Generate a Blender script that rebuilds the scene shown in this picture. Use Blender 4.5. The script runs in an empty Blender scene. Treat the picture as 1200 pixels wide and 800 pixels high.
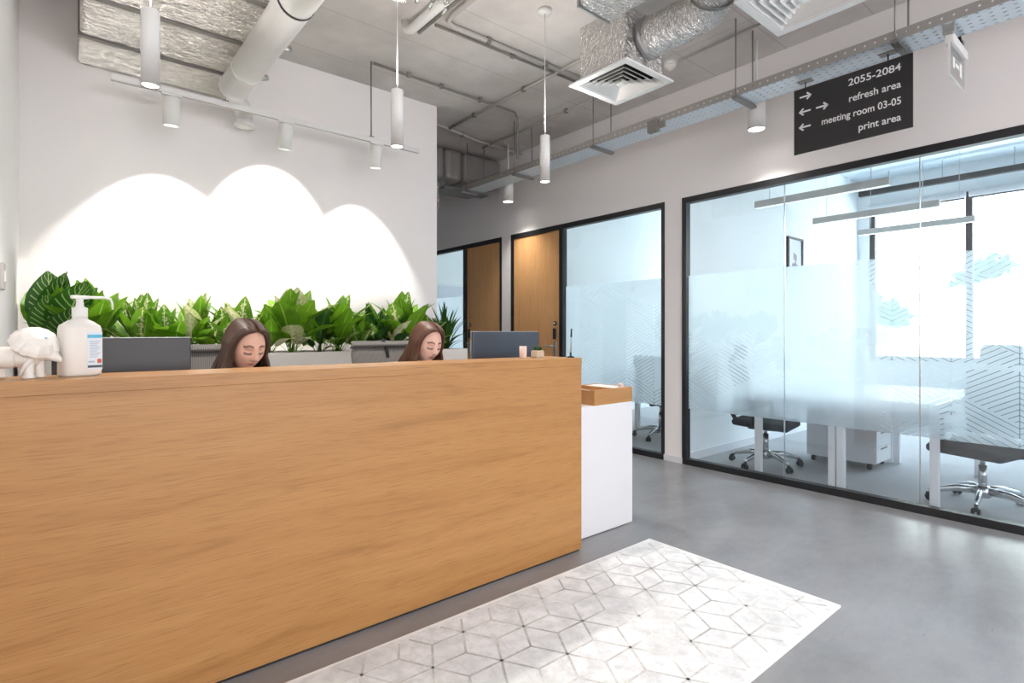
import bpy, bmesh, math, random
from mathutils import Vector, Matrix, Euler
random.seed(7)
R = math.radians
PI = math.pi
sc = bpy.context.scene
COL = sc.collection

# ------------------------------------------------------------------ camera, world, lights, exposure
cam_d = bpy.data.cameras.new('camera')
cam = bpy.data.objects.new('camera', cam_d)
COL.objects.link(cam)
cam.location = (0, 0, 1.25)
cam.rotation_euler = (R(90), 0, -R(39.7))
cam_d.sensor_width = 36.0
cam_d.lens = 640.0 / 1200.0 * 36.0
cam_d.shift_y = -10.5 / 1200.0
cam_d.clip_start = 0.02
sc.camera = cam

w = bpy.data.worlds.new('world')
sc.world = w
w.use_nodes = True
bg = w.node_tree.nodes['Background']
bg.inputs[0].default_value = (0.76, 0.89, 1.0, 1)
bg.inputs[1].default_value = 14.0

def area(name, loc, rot, sx, sy, power, color=(1, 1, 1), portal=False):
    d = bpy.data.lights.new(name, 'AREA')
    d.shape = 'RECTANGLE'
    d.size, d.size_y, d.energy, d.color = sx, sy, power, color
    if portal:
        d.cycles.is_portal = True
    o = bpy.data.objects.new(name, d)
    COL.objects.link(o)
    o.location, o.rotation_euler = loc, rot
    return o

# daylight of the lobby's own windows (wall behind the camera and wall on its left)
area('daylight_front_window', (1.6, -4.9, 1.85), (R(-90 - 24), 0, PI), 5.6, 2.7, 340, (0.985, 0.98, 1.0))
area('daylight_side_window', (-3.9, -1.2, 1.85), (0, R(-90 - 24), 0), 2.7, 4.6, 60, (0.985, 0.98, 1.0))
# portals that guide the sky light through the office windows
area('portal_a', (9.3, 0.95, 1.98), (0, R(90), 0), 2.3, 3.8, 1, portal=True)
area('portal_b', (9.3, 4.35, 1.98), (0, R(90), 0), 2.3, 2.2, 1, portal=True)
area('portal_c', (9.3, 7.3, 1.98), (0, R(90), 0), 2.3, 2.6, 1, portal=True)

sc.view_settings.view_transform = 'Standard'
sc.view_settings.look = 'None'
sc.view_settings.exposure = 0.18
sc.view_settings.gamma = 1.0
sc.view_settings.use_curve_mapping = False
sc.cycles.use_denoising = True

# ------------------------------------------------------------------ materials
MATS = {}
def s2l(c):
    return tuple(((v / 255) / 12.92 if v / 255 <= 0.04045 else ((v / 255 + 0.055) / 1.055) ** 2.4) for v in c)

class NT:
    """small helper around one node tree"""
    def __init__(self, name):
        self.m = bpy.data.materials.new(name)
        self.m.use_nodes = True
        self.t = self.m.node_tree
        self.b = self.t.nodes['Principled BSDF']
        self.out = self.t.nodes['Material Output']
        MATS[name] = self.m
    def n(self, typ, **kw):
        x = self.t.nodes.new(typ)
        for k, v in kw.items():
            setattr(x, k, v)
        return x
    def l(self, a, b):
        self.t.links.new(a, b)
    def math(self, op, a, b=None, c=None):
        x = self.n('ShaderNodeMath', operation=op)
        for i, v in enumerate((a, b, c)):
            if v is None:
                continue
            if isinstance(v, (int, float)):
                x.inputs[i].default_value = v
            else:
                self.l(v, x.inputs[i])
        return x.outputs[0]
    def coords(self, scale=(1, 1, 1), kind='Object', rot=(0, 0, 0)):
        tc = self.n('ShaderNodeTexCoord')
        mp = self.n('ShaderNodeMapping')
        mp.inputs['Scale'].default_value = scale
        mp.inputs['Rotation'].default_value = rot
        self.l(tc.outputs[kind], mp.inputs['Vector'])
        return mp.outputs[0]
    def noise(self, vec, scale=5, detail=4, rough=0.55):
        x = self.n('ShaderNodeTexNoise')
        x.inputs['Scale'].default_value = scale
        x.inputs['Detail'].default_value = detail
        x.inputs['Roughness'].default_value = rough
        if vec is not None:
            self.l(vec, x.inputs['Vector'])
        return x.outputs['Fac']
    def ramp(self, fac, stops):
        x = self.n('ShaderNodeValToRGB')
        e = x.color_ramp.elements
        while len(e) < len(stops):
            e.new(0.5)
        for i, (p, c) in enumerate(stops):
            e[i].position = p
            e[i].color = (*c, 1) if len(c) == 3 else c
        self.l(fac, x.inputs[0])
        return x.outputs[0]
    def mix(self, fac, a, b):
        x = self.n('ShaderNodeMix', data_type='RGBA')
        for i, v in ((0, fac), (6, a), (7, b)):
            if isinstance(v, (int, float)):
                x.inputs[i].default_value = v
            elif isinstance(v, tuple):
                x.inputs[i].default_value = (*v, 1)
            else:
                self.l(v, x.inputs[i])
        return x.outputs[2]
    def bump(self, h, strength=0.3, dist=0.01):
        x = self.n('ShaderNodeBump')
        x.inputs['Strength'].default_value = strength
        x.inputs['Distance'].default_value = dist
        self.l(h, x.inputs['Height'])
        self.l(x.outputs[0], self.b.inputs['Normal'])
    def set(self, base=None, rough=None, metal=None, **kw):
        if base is not None:
            if isinstance(base, tuple):
                self.b.inputs['Base Color'].default_value = (*base, 1)
            else:
                self.l(base, self.b.inputs['Base Color'])
        if rough is not None:
            if isinstance(rough, (int, float)):
                self.b.inputs['Roughness'].default_value = rough
            else:
                self.l(rough, self.b.inputs['Roughness'])
        if metal is not None:
            self.b.inputs['Metallic'].default_value = metal
        for k, v in kw.items():
            self.b.inputs[k].default_value = v

def plain(name, rgb, rough=0.5, metal=0.0, vary=0.06, vscale=8, bump=0.0, bscale=60, **kw):
    """one colour with a little procedural variation"""
    m = NT(name)
    c = s2l(rgb)
    v = m.coords()
    f = m.noise(v, vscale, 3)
    lo = tuple(x * (1 - vary) for x in c)
    hi = tuple(min(1, x * (1 + vary)) for x in c)
    m.set(m.mix(f, lo, hi), rough, metal, **kw)
    if bump:
        m.bump(m.noise(v, bscale, 4), bump, 0.004)
    return m

plain('wall_paint', (246, 241, 240), 0.75, vary=0.015, vscale=2, bump=0.05, bscale=180)
plain('office_paint', (232, 236, 238), 0.75, vary=0.015, vscale=2)
plain('office_ceiling', (214, 224, 230), 0.8, vary=0.04, vscale=2)
plain('white_lacquer', (226, 226, 229), 0.35, vary=0.01)
plain('white_metal', (232, 231, 229), 0.35, vary=0.01)
plain('white_plastic', (238, 238, 236), 0.4, vary=0.01)
plain('black_frame', (30, 31, 34), 0.45, vary=0.05)
plain('black_plastic', (26, 28, 31), 0.5, vary=0.08)
plain('sign_black', (40, 39, 40), 0.55, vary=0.03)
plain('sign_white', (235, 235, 235), 0.6, vary=0.01)
plain('dark_fabric', (38, 44, 52), 0.9, vary=0.15, vscale=60, bump=0.3, bscale=300)
plain('screen_back', (44, 44, 48), 0.42, vary=0.04)
plain('screen_back_reflect', (52, 60, 74), 0.28, vary=0.04)  # blue reflection on the right monitor's back, put into its colour
plain('silver', (205, 208, 210), 0.25, 0.9, vary=0.03)
plain('steel', (190, 190, 190), 0.35, 0.9, vary=0.05)
plain('rod_steel', (140, 140, 138), 0.4, 0.7, vary=0.05)
plain('conduit', (178, 174, 170), 0.5, vary=0.05)
plain('conduit_dark', (126, 122, 118), 0.55, vary=0.05)
plain('planter_paint', (214, 208, 202), 0.5, vary=0.02)
plain('soil', (52, 38, 28), 0.95, vary=0.3, vscale=40, bump=0.6)
plain('ceramic', (238, 234, 228), 0.4, vary=0.02)
plain('paper', (236, 230, 222), 0.7, vary=0.03)
plain('clay_cup', (222, 196, 184), 0.6, vary=0.03)
plain('pot_stone', (196, 180, 158), 0.8, vary=0.1, vscale=60)
plain('label_blue', (92, 186, 222), 0.5, vary=0.02)
plain('label_paper', (224, 232, 240), 0.5, vary=0.02)
plain('label_dark', (66, 82, 98), 0.5, vary=0.02)
plain('label_red', (196, 90, 70), 0.5, vary=0.02)
plain('label_grey', (176, 190, 206), 0.5, vary=0.02)
plain('sweater_cream', (226, 220, 212), 0.9, vary=0.06, vscale=90, bump=0.4, bscale=260)
plain('sweater_dark', (64, 60, 66), 0.9, vary=0.06, vscale=90, bump=0.4, bscale=260)
plain('trousers', (42, 46, 58), 0.9, vary=0.1, vscale=60)
plain('shoe', (40, 36, 34), 0.6)
plain('picture_print', (206, 210, 220), 0.6, vary=0.1, vscale=30)
plain('picture_ink', (150, 128, 150), 0.6, vary=0.3, vscale=40)
plain('sand_hill', (206, 196, 180), 0.95, vary=0.5, vscale=1.3)
plain('bush_leaf', (52, 92, 66), 0.8, vary=0.3, vscale=3)
plain('bark', (96, 76, 60), 0.9, vary=0.2)
plain('duct_grey', (150, 148, 145), 0.55, 0.35, vary=0.14, vscale=5, bump=0.3, bscale=14)
plain('rug_edge', (236, 236, 234), 0.95, vary=0.05)
plain('strap', (24, 24, 26), 0.7)
plain('silver_edge', (200, 200, 198), 0.4, 0.5)
plain('brochure', (206, 170, 150), 0.6, vary=0.1, vscale=10)
plain('slot_dark', (22, 22, 22), 0.9)

def emis(name, rgb, strength):
    m = NT(name)
    m.set((0.9, 0.9, 0.9), 0.5)
    m.b.inputs['Emission Color'].default_value = (*rgb, 1)
    m.b.inputs['Emission Strength'].default_value = strength
emis('lamp_glow', (1.0, 0.95, 0.88), 14)
emis('lamp_glow_soft', (0.9, 0.97, 1.0), 0.5)

# oak
def wood(name, axis, dark, mid, light, rough=0.42):
    """grain runs along axis: broad bands, arched figure and fine pores"""
    m = NT(name)
    def st(cross, along):
        v = [cross] * 3
        v[axis] = along
        return tuple(v)
    warp = m.noise(m.coords(st(1.6, 0.55)), 1.5, 2)
    ad = m.n('ShaderNodeVectorMath', operation='ADD')
    cb = m.n('ShaderNodeCombineXYZ')
    for i in range(3):
        if i != axis:
            m.l(m.math('MULTIPLY', warp, 3.2), cb.inputs[i])
    m.l(m.coords(st(17.0, 0.75)), ad.inputs[0]); m.l(cb.outputs[0], ad.inputs[1])
    f1 = m.noise(ad.outputs[0], 1.0, 5, 0.62)
    f2 = m.noise(m.coords(st(210.0, 7.0)), 1.0, 3, 0.6)
    f3 = m.noise(m.coords(st(4.0, 0.35)), 1.0, 2, 0.5)
    c = m.ramp(f1, [(0.20, s2l(dark)), (0.40, s2l(mid)), (0.76, s2l(light))])
    pore = m.ramp(f2, [(0.50, (0, 0, 0)), (0.68, (0.6, 0.6, 0.6))])
    c = m.mix(pore, c, s2l(dark))
    c = m.mix(m.math('MULTIPLY', f3, 0.4), c, s2l(mid))
    m.set(c, rough)
    m.bump(f2, 0.03, 0.002)
    return m
wood('oak_x', 0, (138, 93, 50), (176, 126, 72), (192, 143, 88))
wood('oak_y', 1, (138, 93, 50), (176, 126, 72), (192, 143, 88))
wood('door_oak', 2, (186, 132, 82), (222, 168, 112), (232, 182, 126))

# concrete ceiling
m = NT('concrete')
v = m.coords()
f = m.noise(v, 1.3, 6, 0.6)
c = m.ramp(f, [(0.3, s2l((186, 181, 178))), (0.55, s2l((208, 203, 200))), (0.75, s2l((220, 215, 212)))])
br = m.n('ShaderNodeTexBrick')
br.offset = 0.0
br.inputs['Color1'].default_value = br.inputs['Color2'].default_value = (0, 0, 0, 1)
br.inputs['Mortar'].default_value = (1, 1, 1, 1)
br.inputs['Scale'].default_value = 1.0
br.inputs['Mortar Size'].default_value = 0.006
br.inputs['Brick Width'].default_value = 3.7
br.inputs['Row Height'].default_value = 0.62
m.l(v, br.inputs['Vector'])
c = m.mix(m.math('MULTIPLY', br.outputs['Color'], 0.25), c, s2l((104, 99, 95)))
vo = m.n('ShaderNodeTexVoronoi')
vo.inputs['Scale'].default_value = 1.9
m.l(v, vo.inputs['Vector'])
pit = m.math('LESS_THAN', vo.outputs['Distance'], 0.035)
c = m.mix(m.math('MULTIPLY', pit, 0.5), c, s2l((110, 105, 100)))
m.set(c, 0.85)
m.bump(m.noise(v, 35, 5), 0.12, 0.004)

# grey vinyl floor
m = NT('floor_vinyl')
v = m.coords()
f = m.noise(m.coords((1.0, 1.6, 1.0)), 2.2, 7, 0.68)
f2 = m.noise(m.coords((2.0, 14.0, 2.0)), 4.0, 4, 0.6)
c = m.ramp(f, [(0.3, s2l((126, 125, 127))), (0.52, s2l((143, 142, 144))), (0.75, s2l((155, 154, 156)))])
c = m.mix(m.math('MULTIPLY', f2, 0.3), c, s2l((120, 119, 121)))
m.set(c, m.math('MULTIPLY_ADD', f2, 0.12, 0.24))
m.bump(f2, 0.03, 0.002)

# office carpet
m = NT('carpet')
v = m.coords()
f = m.noise(v, 160, 3)
f2 = m.noise(v, 2.5, 3)
c = m.ramp(f, [(0.3, s2l((142, 142, 143))), (0.7, s2l((188, 187, 187)))])
c = m.mix(m.math('MULTIPLY', f2, 0.4), c, s2l((166, 166, 167)))
m.set(c, 0.95)
m.bump(f, 0.4, 0.004)

# foil insulation
def foil(name, tint, rough, scale, metal=0.8):
    m = NT(name)
    v = m.coords((1, 3.2, 1.5))
    f1 = m.noise(v, scale, 7, 0.7)
    f2 = m.noise(v, scale * 5, 4, 0.6)
    c = m.ramp(f1, [(0.3, tuple(x * 0.84 for x in s2l(tint))), (0.6, s2l(tint)), (0.8, (0.95, 0.94, 0.9))])
    m.set(c, m.math('MULTIPLY_ADD', f2, 0.15, rough - 0.1), metal)
    wr = m.n('ShaderNodeTexNoise')
    wr.inputs['Scale'].default_value = scale * 2.2
    wr.inputs['Detail'].default_value = 6
    wr.inputs['Distortion'].default_value = 2.2
    m.l(v, wr.inputs['Vector'])
    m.bump(m.math('ADD', m.math('MULTIPLY', wr.outputs['Fac'], 2.0), m.math('MULTIPLY', f2, 0.3)), 1.0 if name == 'foil_bright' else 0.7, 0.05 if name == 'foil_bright' else 0.035)
foil('foil', (240, 238, 235), 0.28, 5, 0.9)
foil('foil_bright', (255, 250, 240), 0.26, 4, 0.9)
m = NT('spiral_duct')
v = m.coords((1, 1, 1))
f = m.noise(v, 6, 3)
m.set(m.mix(f, s2l((226, 224, 222)), s2l((244, 242, 240))), 0.3, 0.3)

# perforated galvanised steel (slots are real openings: the surface is transparent there)
def perforated(name, col, ax_u, ax_v, pu, pv, ru, rv, metal=0.85, rough=0.32):
    m = NT(name)
    tc = m.n('ShaderNodeTexCoord')
    sp = m.n('ShaderNodeSeparateXYZ')
    m.l(tc.outputs['Object'], sp.inputs[0])
    du = m.math('MULTIPLY', m.math('SUBTRACT', m.math('FRACT', m.math('DIVIDE', m.math('ADD', sp.outputs[ax_u], 50), pu)), 0.5), pu / ru)
    dv = m.math('MULTIPLY', m.math('SUBTRACT', m.math('FRACT', m.math('DIVIDE', m.math('ADD', sp.outputs[ax_v], 50), pv)), 0.5), pv / rv)
    d = m.math('ADD', m.math('MULTIPLY', du, du), m.math('MULTIPLY', dv, dv))
    hole = m.math('LESS_THAN', d, 1.0)
    f = m.noise(m.coords(), 9, 4)
    m.set(m.mix(f, tuple(x * 0.86 for x in s2l(col)), s2l(col)), rough, metal)
    m.l(m.math('SUBTRACT', 1.0, hole), m.b.inputs['Alpha'])
perforated('tray_steel_daylit', (226, 240, 250), 1, 0, 0.05, 0.052, 0.012, 0.005, 0.35)  # bluish daylight from the offices put into the underside's colour
perforated('tray_side', (176, 172, 168), 1, 2, 0.055, 0.0625, 0.006, 0.007, 0.4, 0.45)

# glass: clear pane with Fresnel reflection
m = NT('pane_glass')
tr = m.n('ShaderNodeBsdfTransparent')
tr.inputs[0].default_value = (0.96, 0.985, 1.0, 1)
gl = m.n('ShaderNodeBsdfGlossy')
gl.inputs['Roughness'].default_value = 0.0
fr = m.n('ShaderNodeLayerWeight')
fr.inputs[0].default_value = 0.5
schlick = m.math('MULTIPLY_ADD', m.math('POWER', fr.outputs['Facing'], 5.0), 0.6, 0.045)
f = m.noise(m.coords(), 0.6, 1)
mx = m.n('ShaderNodeMixShader')
m.l(m.math('MULTIPLY', schlick, m.math('MULTIPLY_ADD', f, 0.1, 1.0)), mx.inputs[0])
m.l(tr.outputs[0], mx.inputs[1]); m.l(gl.outputs[0], mx.inputs[2])
m.l(mx.outputs[0], m.out.inputs['Surface'])
m = NT('acrylic')
tr = m.n('ShaderNodeBsdfTransparent')
tr.inputs[0].default_value = (0.9, 0.92, 0.92, 1)
gl = m.n('ShaderNodeBsdfGlossy'); gl.inputs['Roughness'].default_value = 0.05
f = m.noise(m.coords(), 3, 1)
mx = m.n('ShaderNodeMixShader')
m.l(m.math('MULTIPLY_ADD', f, 0.05, 0.12), mx.inputs[0])
m.l(tr.outputs[0], mx.inputs[1]); m.l(gl.outputs[0], mx.inputs[2])
m.l(mx.outputs[0], m.out.inputs['Surface'])

# frosted film with clear chevron lines (flat print on the pane)
m = NT('frosted_film')
tc = m.n('ShaderNodeTexCoord')
sp = m.n('ShaderNodeSeparateXYZ')
geo = m.n('ShaderNodeNewGeometry')
m.l(geo.outputs['Position'], sp.inputs[0])
Y, Z = sp.outputs[1], sp.outputs[2]
W = 0.34
yy = m.math('ADD', m.math('DIVIDE', Y, 2 * W), 40.12)
cell = m.math('FLOOR', m.math('MULTIPLY', yy, 2.0))
tri = m.math('ABSOLUTE', m.math('SUBTRACT', m.math('MULTIPLY', m.math('FRACT', yy), 2.0), 1.0))
row = m.math('FLOOR', m.math('DIVIDE', m.math('ADD', Z, m.math('MULTIPLY', tri, W * 0.55)), 0.43))
flip = m.math('SUBTRACT', m.math('MULTIPLY', m.math('MODULO', m.math('ADD', row, 40.0), 2.0), 2.0), 1.0)
val = m.math('ADD', Z, m.math('MULTIPLY', m.math('MULTIPLY', tri, W * 0.55), flip))
ln = m.math('LESS_THAN', m.math('FRACT', m.math('DIVIDE', m.math('ADD', val, 5.0), 0.036)), 0.13)
vert = m.math('LESS_THAN', m.math('ABSOLUTE', m.math('SUBTRACT', tri, 0.5)), 0.494)
ln = m.math('MAXIMUM', ln, m.math('SUBTRACT', 1.0, vert))
cells = m.n('ShaderNodeTexVoronoi')
cb = m.n('ShaderNodeCombineXYZ')
m.l(m.math('MULTIPLY', cell, 0.83), cb.inputs[0]); m.l(m.math('MULTIPLY', row, 0.71), cb.inputs[1])
wn = m.n('ShaderNodeTexWhiteNoise', noise_dimensions='2D')
m.l(cb.outputs[0], wn.inputs['Vector'])
present = m.math('GREATER_THAN', m.math('ADD', wn.outputs['Value'], m.math('LESS_THAN', Y, 1.35)), 0.6)
clear = m.math('MULTIPLY', ln, present)
df = m.n('ShaderNodeBsdfDiffuse'); df.inputs[0].default_value = (0.86, 0.93, 0.96, 1)
tl = m.n('ShaderNodeBsdfTranslucent'); tl.inputs[0].default_value = (0.92, 0.97, 1.0, 1)
tr = m.n('ShaderNodeBsdfTransparent')
a1 = m.n('ShaderNodeMixShader'); a1.inputs[0].default_value = 0.85
m.l(df.outputs[0], a1.inputs[1]); m.l(tl.outputs[0], a1.inputs[2])
a2 = m.n('ShaderNodeMixShader')
m.l(m.math('MULTIPLY_ADD', clear, 0.46, 0.42), a2.inputs[0])
m.l(a1.outputs[0], a2.inputs[1]); m.l(tr.outputs[0], a2.inputs[2])
m.l(a2.outputs[0], m.out.inputs['Surface'])

# rug
m = NT('rug_pile')
v = m.coords()
f1 = m.noise(v, 3.0, 6, 0.7)
f2 = m.noise(v, 14, 6, 0.75)
f3 = m.noise(v, 300, 2)
c = m.ramp(f1, [(0.34, s2l((214, 216, 217))), (0.5, s2l((236, 237, 239))), (0.64, s2l((247, 248, 250)))])
c = m.mix(m.ramp(f2, [(0.44, (0, 0, 0)), (0.64, (0.6, 0.6, 0.6))]), c, s2l((192, 194, 195)))
c = m.mix(m.math('MULTIPLY', f3, 0.25), c, s2l((216, 216, 215)))
m.set(c, 0.95)
m.bump(f3, 0.4, 0.003)
m = NT('rug_line')
v = m.coords()
f1 = m.noise(v, 2.2, 4, 0.6)
f2 = m.noise(v, 40, 4, 0.7)
c = m.ramp(m.math('ADD', m.math('MULTIPLY', f1, 0.7), m.math('MULTIPLY', f2, 0.3)),
           [(0.4, s2l((168, 167, 165))), (0.62, s2l((232, 231, 229)))])
m.set(c, 0.95)

# mesh fabric of the chair backs
m = NT('chair_mesh')
wv = m.n('ShaderNodeTexWave', wave_type='BANDS', bands_direction='X')
wv.inputs['Scale'].default_value = 42
m.l(m.coords(), wv.inputs['Vector'])
m.set(m.mix(wv.outputs['Fac'], s2l((78, 75, 73)), s2l((126, 121, 117))), 0.85)

# leaves
def leaf_mat(name, dark, light, vein, vein_w, stripes, blotch):
    m = NT(name)
    uv = m.n('ShaderNodeUVMap')
    sp = m.n('ShaderNodeSeparateXYZ')
    m.l(uv.outputs[0], sp.inputs[0])
    U, V = sp.outputs[0], sp.outputs[1]
    au = m.math('ABSOLUTE', m.math('SUBTRACT', U, 0.5))
    oi = m.n('ShaderNodeObjectInfo')
    c = m.mix(m.math('MULTIPLY_ADD', m.noise(m.coords(), 9, 3), 0.7, m.math('MULTIPLY', oi.outputs['Random'], 0.35)), s2l(dark), s2l(light))
    rib = m.math('LESS_THAN', au, vein_w)
    if stripes:
        s = m.math('FRACT', m.math('MULTIPLY', m.math('SUBTRACT', V, m.math('MULTIPLY', au, 0.55)), stripes))
        s = m.math('MULTIPLY', m.math('LESS_THAN', s, 0.2), m.math('LESS_THAN', au, 0.42))
        rib = m.math('MAXIMUM', rib, m.math('MULTIPLY', s, 0.75))
    if blotch:
        nb = m.noise(m.coords((1, 1, 1)), 26, 3, 0.6)
        bl = m.math('GREATER_THAN', m.math('SUBTRACT', nb, m.math('MULTIPLY', au, 0.55)), 1.0 - blotch)
        rib = m.math('MAXIMUM', rib, m.math('MULTIPLY', bl, 0.8))
    c = m.mix(rib, c, s2l(vein))
    m.set(c, 0.38)
    tl = m.n('ShaderNodeBsdfTranslucent')
    m.l(c, tl.inputs[0])
    mx = m.n('ShaderNodeMixShader')
    mx.inputs[0].default_value = 0.35
    m.l(m.b.outputs[0], mx.inputs[1]); m.l(tl.outputs[0], mx.inputs[2])
    m.l(mx.outputs[0], m.out.inputs['Surface'])
leaf_mat('leaf_calathea', (26, 66, 22), (64, 118, 36), (176, 200, 130), 0.02, 9, 0)
leaf_mat('leaf_green', (60, 116, 22), (146, 196, 48), (170, 208, 96), 0.025, 0, 0)
leaf_mat('leaf_variegated', (58, 108, 26), (128, 176, 52), (240, 238, 190), 0.03, 0, 0.52)
leaf_mat('leaf_cream_backlit', (150, 176, 84), (226, 224, 168), (246, 240, 214), 0.03, 0, 0.6)  # cream variegation, paled further with the glow of backlit leaves
leaf_mat('leaf_dark', (26, 62, 24), (60, 104, 38), (110, 150, 70), 0.02, 0, 0)

# skin and hair
def skin_mat(name, rgb):
    m = NT(name)
    ca = m.n('ShaderNodeVertexColor')
    ca.layer_name = 'tint'
    f = m.noise(m.coords(), 40, 3)
    base = m.mix(f, tuple(x * 0.95 for x in s2l(rgb)), s2l(rgb))
    mm = m.n('ShaderNodeMix', data_type='RGBA', blend_type='MULTIPLY')
    mm.inputs[0].default_value = 1.0
    m.l(base, mm.inputs[6]); m.l(ca.outputs[0], mm.inputs[7])
    m.set(mm.outputs[2], 0.48)
    m.b.inputs['Subsurface Weight'].default_value = 0.06
    m.b.inputs['Subsurface Radius'].default_value = (0.008, 0.003, 0.002)
skin_mat('skin_warm', (226, 180, 158))
skin_mat('skin_pale', (226, 186, 170))
def hair_mat(name, a, b):
    m = NT(name)
    uv = m.n('ShaderNodeUVMap')
    mp = m.n('ShaderNodeMapping')
    mp.inputs['Scale'].default_value = (9, 1.2, 1)
    m.l(uv.outputs[0], mp.inputs['Vector'])
    f = m.noise(mp.outputs[0], 3, 4)
    f2 = m.noise(m.coords((60, 60, 4)), 1.5, 3)
    m.set(m.mix(m.math('MULTIPLY', m.math('ADD', f, f2), 0.5), s2l(a), s2l(b)), 0.42)
hair_mat('hair_brown', (36, 24, 18), (84, 55, 38))
hair_mat('hair_auburn', (46, 27, 18), (108, 66, 42))

M = MATS

# ------------------------------------------------------------------ mesh builder
WL = {}   # world location of every parent that was made

class MB:
    def __init__(self):
        self.bm = bmesh.new()
        self.uv = None
    def box(self, x0, x1, y0, y1, z0, z1, mtx=None):
        vs = [self.bm.verts.new(p) for p in
              ((x0, y0, z0), (x1, y0, z0), (x1, y1, z0), (x0, y1, z0), (x0, y0, z1), (x1, y0, z1), (x1, y1, z1), (x0, y1, z1))]
        for q in ((3, 2, 1, 0), (4, 5, 6, 7), (0, 1, 5, 4), (1, 2, 6, 5), (2, 3, 7, 6), (3, 0, 4, 7)):
            self.bm.faces.new([vs[i] for i in q])
        if mtx is not None:
            bmesh.ops.transform(self.bm, matrix=mtx, verts=vs)
        return self
    def rbox(self, x0, x1, y0, y1, z0, z1, r=0.01, seg=2, mtx=None):
        t = bmesh.new()
        mt = MB(); mt.bm = t
        mt.box(x0, x1, y0, y1, z0, z1)
        bmesh.ops.bevel(t, geom=t.edges[:], offset=r, segments=seg, affect='EDGES', profile=0.5)
        self.merge(t, mtx)
        return self
    def merge(self, t, mtx=None):
        if mtx is not None:
            bmesh.ops.transform(t, matrix=mtx, verts=t.verts[:])
        me = bpy.data.meshes.new('tmp')
        t.to_mesh(me)
        t.free()
        self.bm.from_mesh(me)
        bpy.data.meshes.remove(me)
    def tube(self, pts, r, n=10, caps=True, flat=None, up=None):
        """swept tube through pts; r a number or a list; flat squeezes the section along one axis"""
        pts = [Vector(p) for p in pts]
        rs = [r] * len(pts) if isinstance(r, (int, float)) else r
        rings = []
        prev = None
        for i, p in enumerate(pts):
            d = (pts[min(i + 1, len(pts) - 1)] - pts[max(i - 1, 0)]).normalized()
            if prev is None:
                a = Vector(up) if up else (Vector((0, 0, 1)) if abs(d.z) < 0.9 else Vector((1, 0, 0)))
                s = d.cross(a).normalized()
            else:
                s = (prev - d * prev.dot(d)).normalized()
            prev = s
            t = s.cross(d)
            ring = []
            for k in range(n):
                a = 2 * PI * k / n
                ring.append(self.bm.verts.new(p + (s * math.cos(a) * (flat or 1.0) + t * math.sin(a)) * rs[i]))
            rings.append(ring)
        for i in range(len(rings) - 1):
            for k in range(n):
                f = self.bm.faces.new((rings[i][k], rings[i][(k + 1) % n], rings[i + 1][(k + 1) % n], rings[i + 1][k]))
                f.smooth = True
        if caps:
            self.bm.faces.new(rings[0][::-1])
            self.bm.faces.new(rings[-1])
        return self
    def lathe(self, prof, cx=0, cy=0, cz=0, n=24, mtx=None, sx=1, sy=1):
        """prof: list of (radius, z)"""
        t = bmesh.new()
        rings = []
        for rr, z in prof:
            if rr < 1e-6:
                rings.append([t.verts.new((cx, cy, cz + z))])
            else:
                rings.append([t.verts.new((cx + sx * rr * math.cos(2 * PI * k / n), cy + sy * rr * math.sin(2 * PI * k / n), cz + z)) for k in range(n)])
        for a, b in zip(rings, rings[1:]):
            for k in range(n):
                k2 = (k + 1) % n
                if len(a) == 1 and len(b) == 1:
                    continue
                if len(a) == 1:
                    f = t.faces.new((a[0], b[k2], b[k]))
                elif len(b) == 1:
                    f = t.faces.new((a[k], a[k2], b[0]))
                else:
                    f = t.faces.new((a[k], a[k2], b[k2], b[k]))
                f.smooth = True
        if len(rings[0]) > 1:
            t.faces.new(rings[0][::-1])
        if len(rings[-1]) > 1:
            t.faces.new(rings[-1])
        bmesh.ops.recalc_face_normals(t, faces=t.faces[:])
        self.merge(t, mtx)
        return self
    def cyl(self, cx, cy, z0, z1, r, n=20, mtx=None):
        return self.lathe([(r, z0), (r, z1)], cx, cy, 0, n, mtx)
    def ball(self, c, rx, ry=None, rz=None, u=16, v=10):
        ry = rx if ry is None else ry
        rz = rx if rz is None else rz
        t = bmesh.new()
        bmesh.ops.create_uvsphere(t, u_segments=u, v_segments=v, radius=1)
        for f in t.faces:
            f.smooth = True
        self.merge(t, Matrix.Translation(c) @ Matrix.Diagonal((rx, ry, rz, 1)))
        return self
    def prism(self, poly, z0, z1, mtx=None):
        """poly in xy, extruded z0..z1"""
        t = bmesh.new()
        a = [t.verts.new((x, y, z0)) for x, y in poly]
        b = [t.verts.new((x, y, z1)) for x, y in poly]
        n = len(poly)
        t.faces.new(a[::-1]); t.faces.new(b)
        for i in range(n):
            t.faces.new((a[i], a[(i + 1) % n], b[(i + 1) % n], b[i]))
        bmesh.ops.recalc_face_normals(t, faces=t.faces[:])
        self.merge(t, mtx)
        return self
    def mesh(self, name):
        me = bpy.data.meshes.new(name)
        self.bm.to_mesh(me)
        self.bm.free()
        return me
    def build(self, name, mat, parent=None, local=False, smooth=None):
        me = self.mesh(name)
        me.materials.append(M[mat])
        o = bpy.data.objects.new(name, me)
        COL.objects.link(o)
        if smooth is not None:
            for p in me.polygons:
                p.use_smooth = smooth
        if parent is not None:
            o.parent = parent
            if not local:
                me.transform(Matrix.Translation(-WL[parent.name]))
            WL[o.name] = WL[parent.name].copy()
        else:
            if not local:
                xs = [v.co for v in me.vertices]
                c = Vector(((min(p.x for p in xs) + max(p.x for p in xs)) / 2,
                            (min(p.y for p in xs) + max(p.y for p in xs)) / 2, min(p.z for p in xs)))
                me.transform(Matrix.Translation(-c))
                o.location = c
            WL[o.name] = Vector(o.location)
        return o

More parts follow.
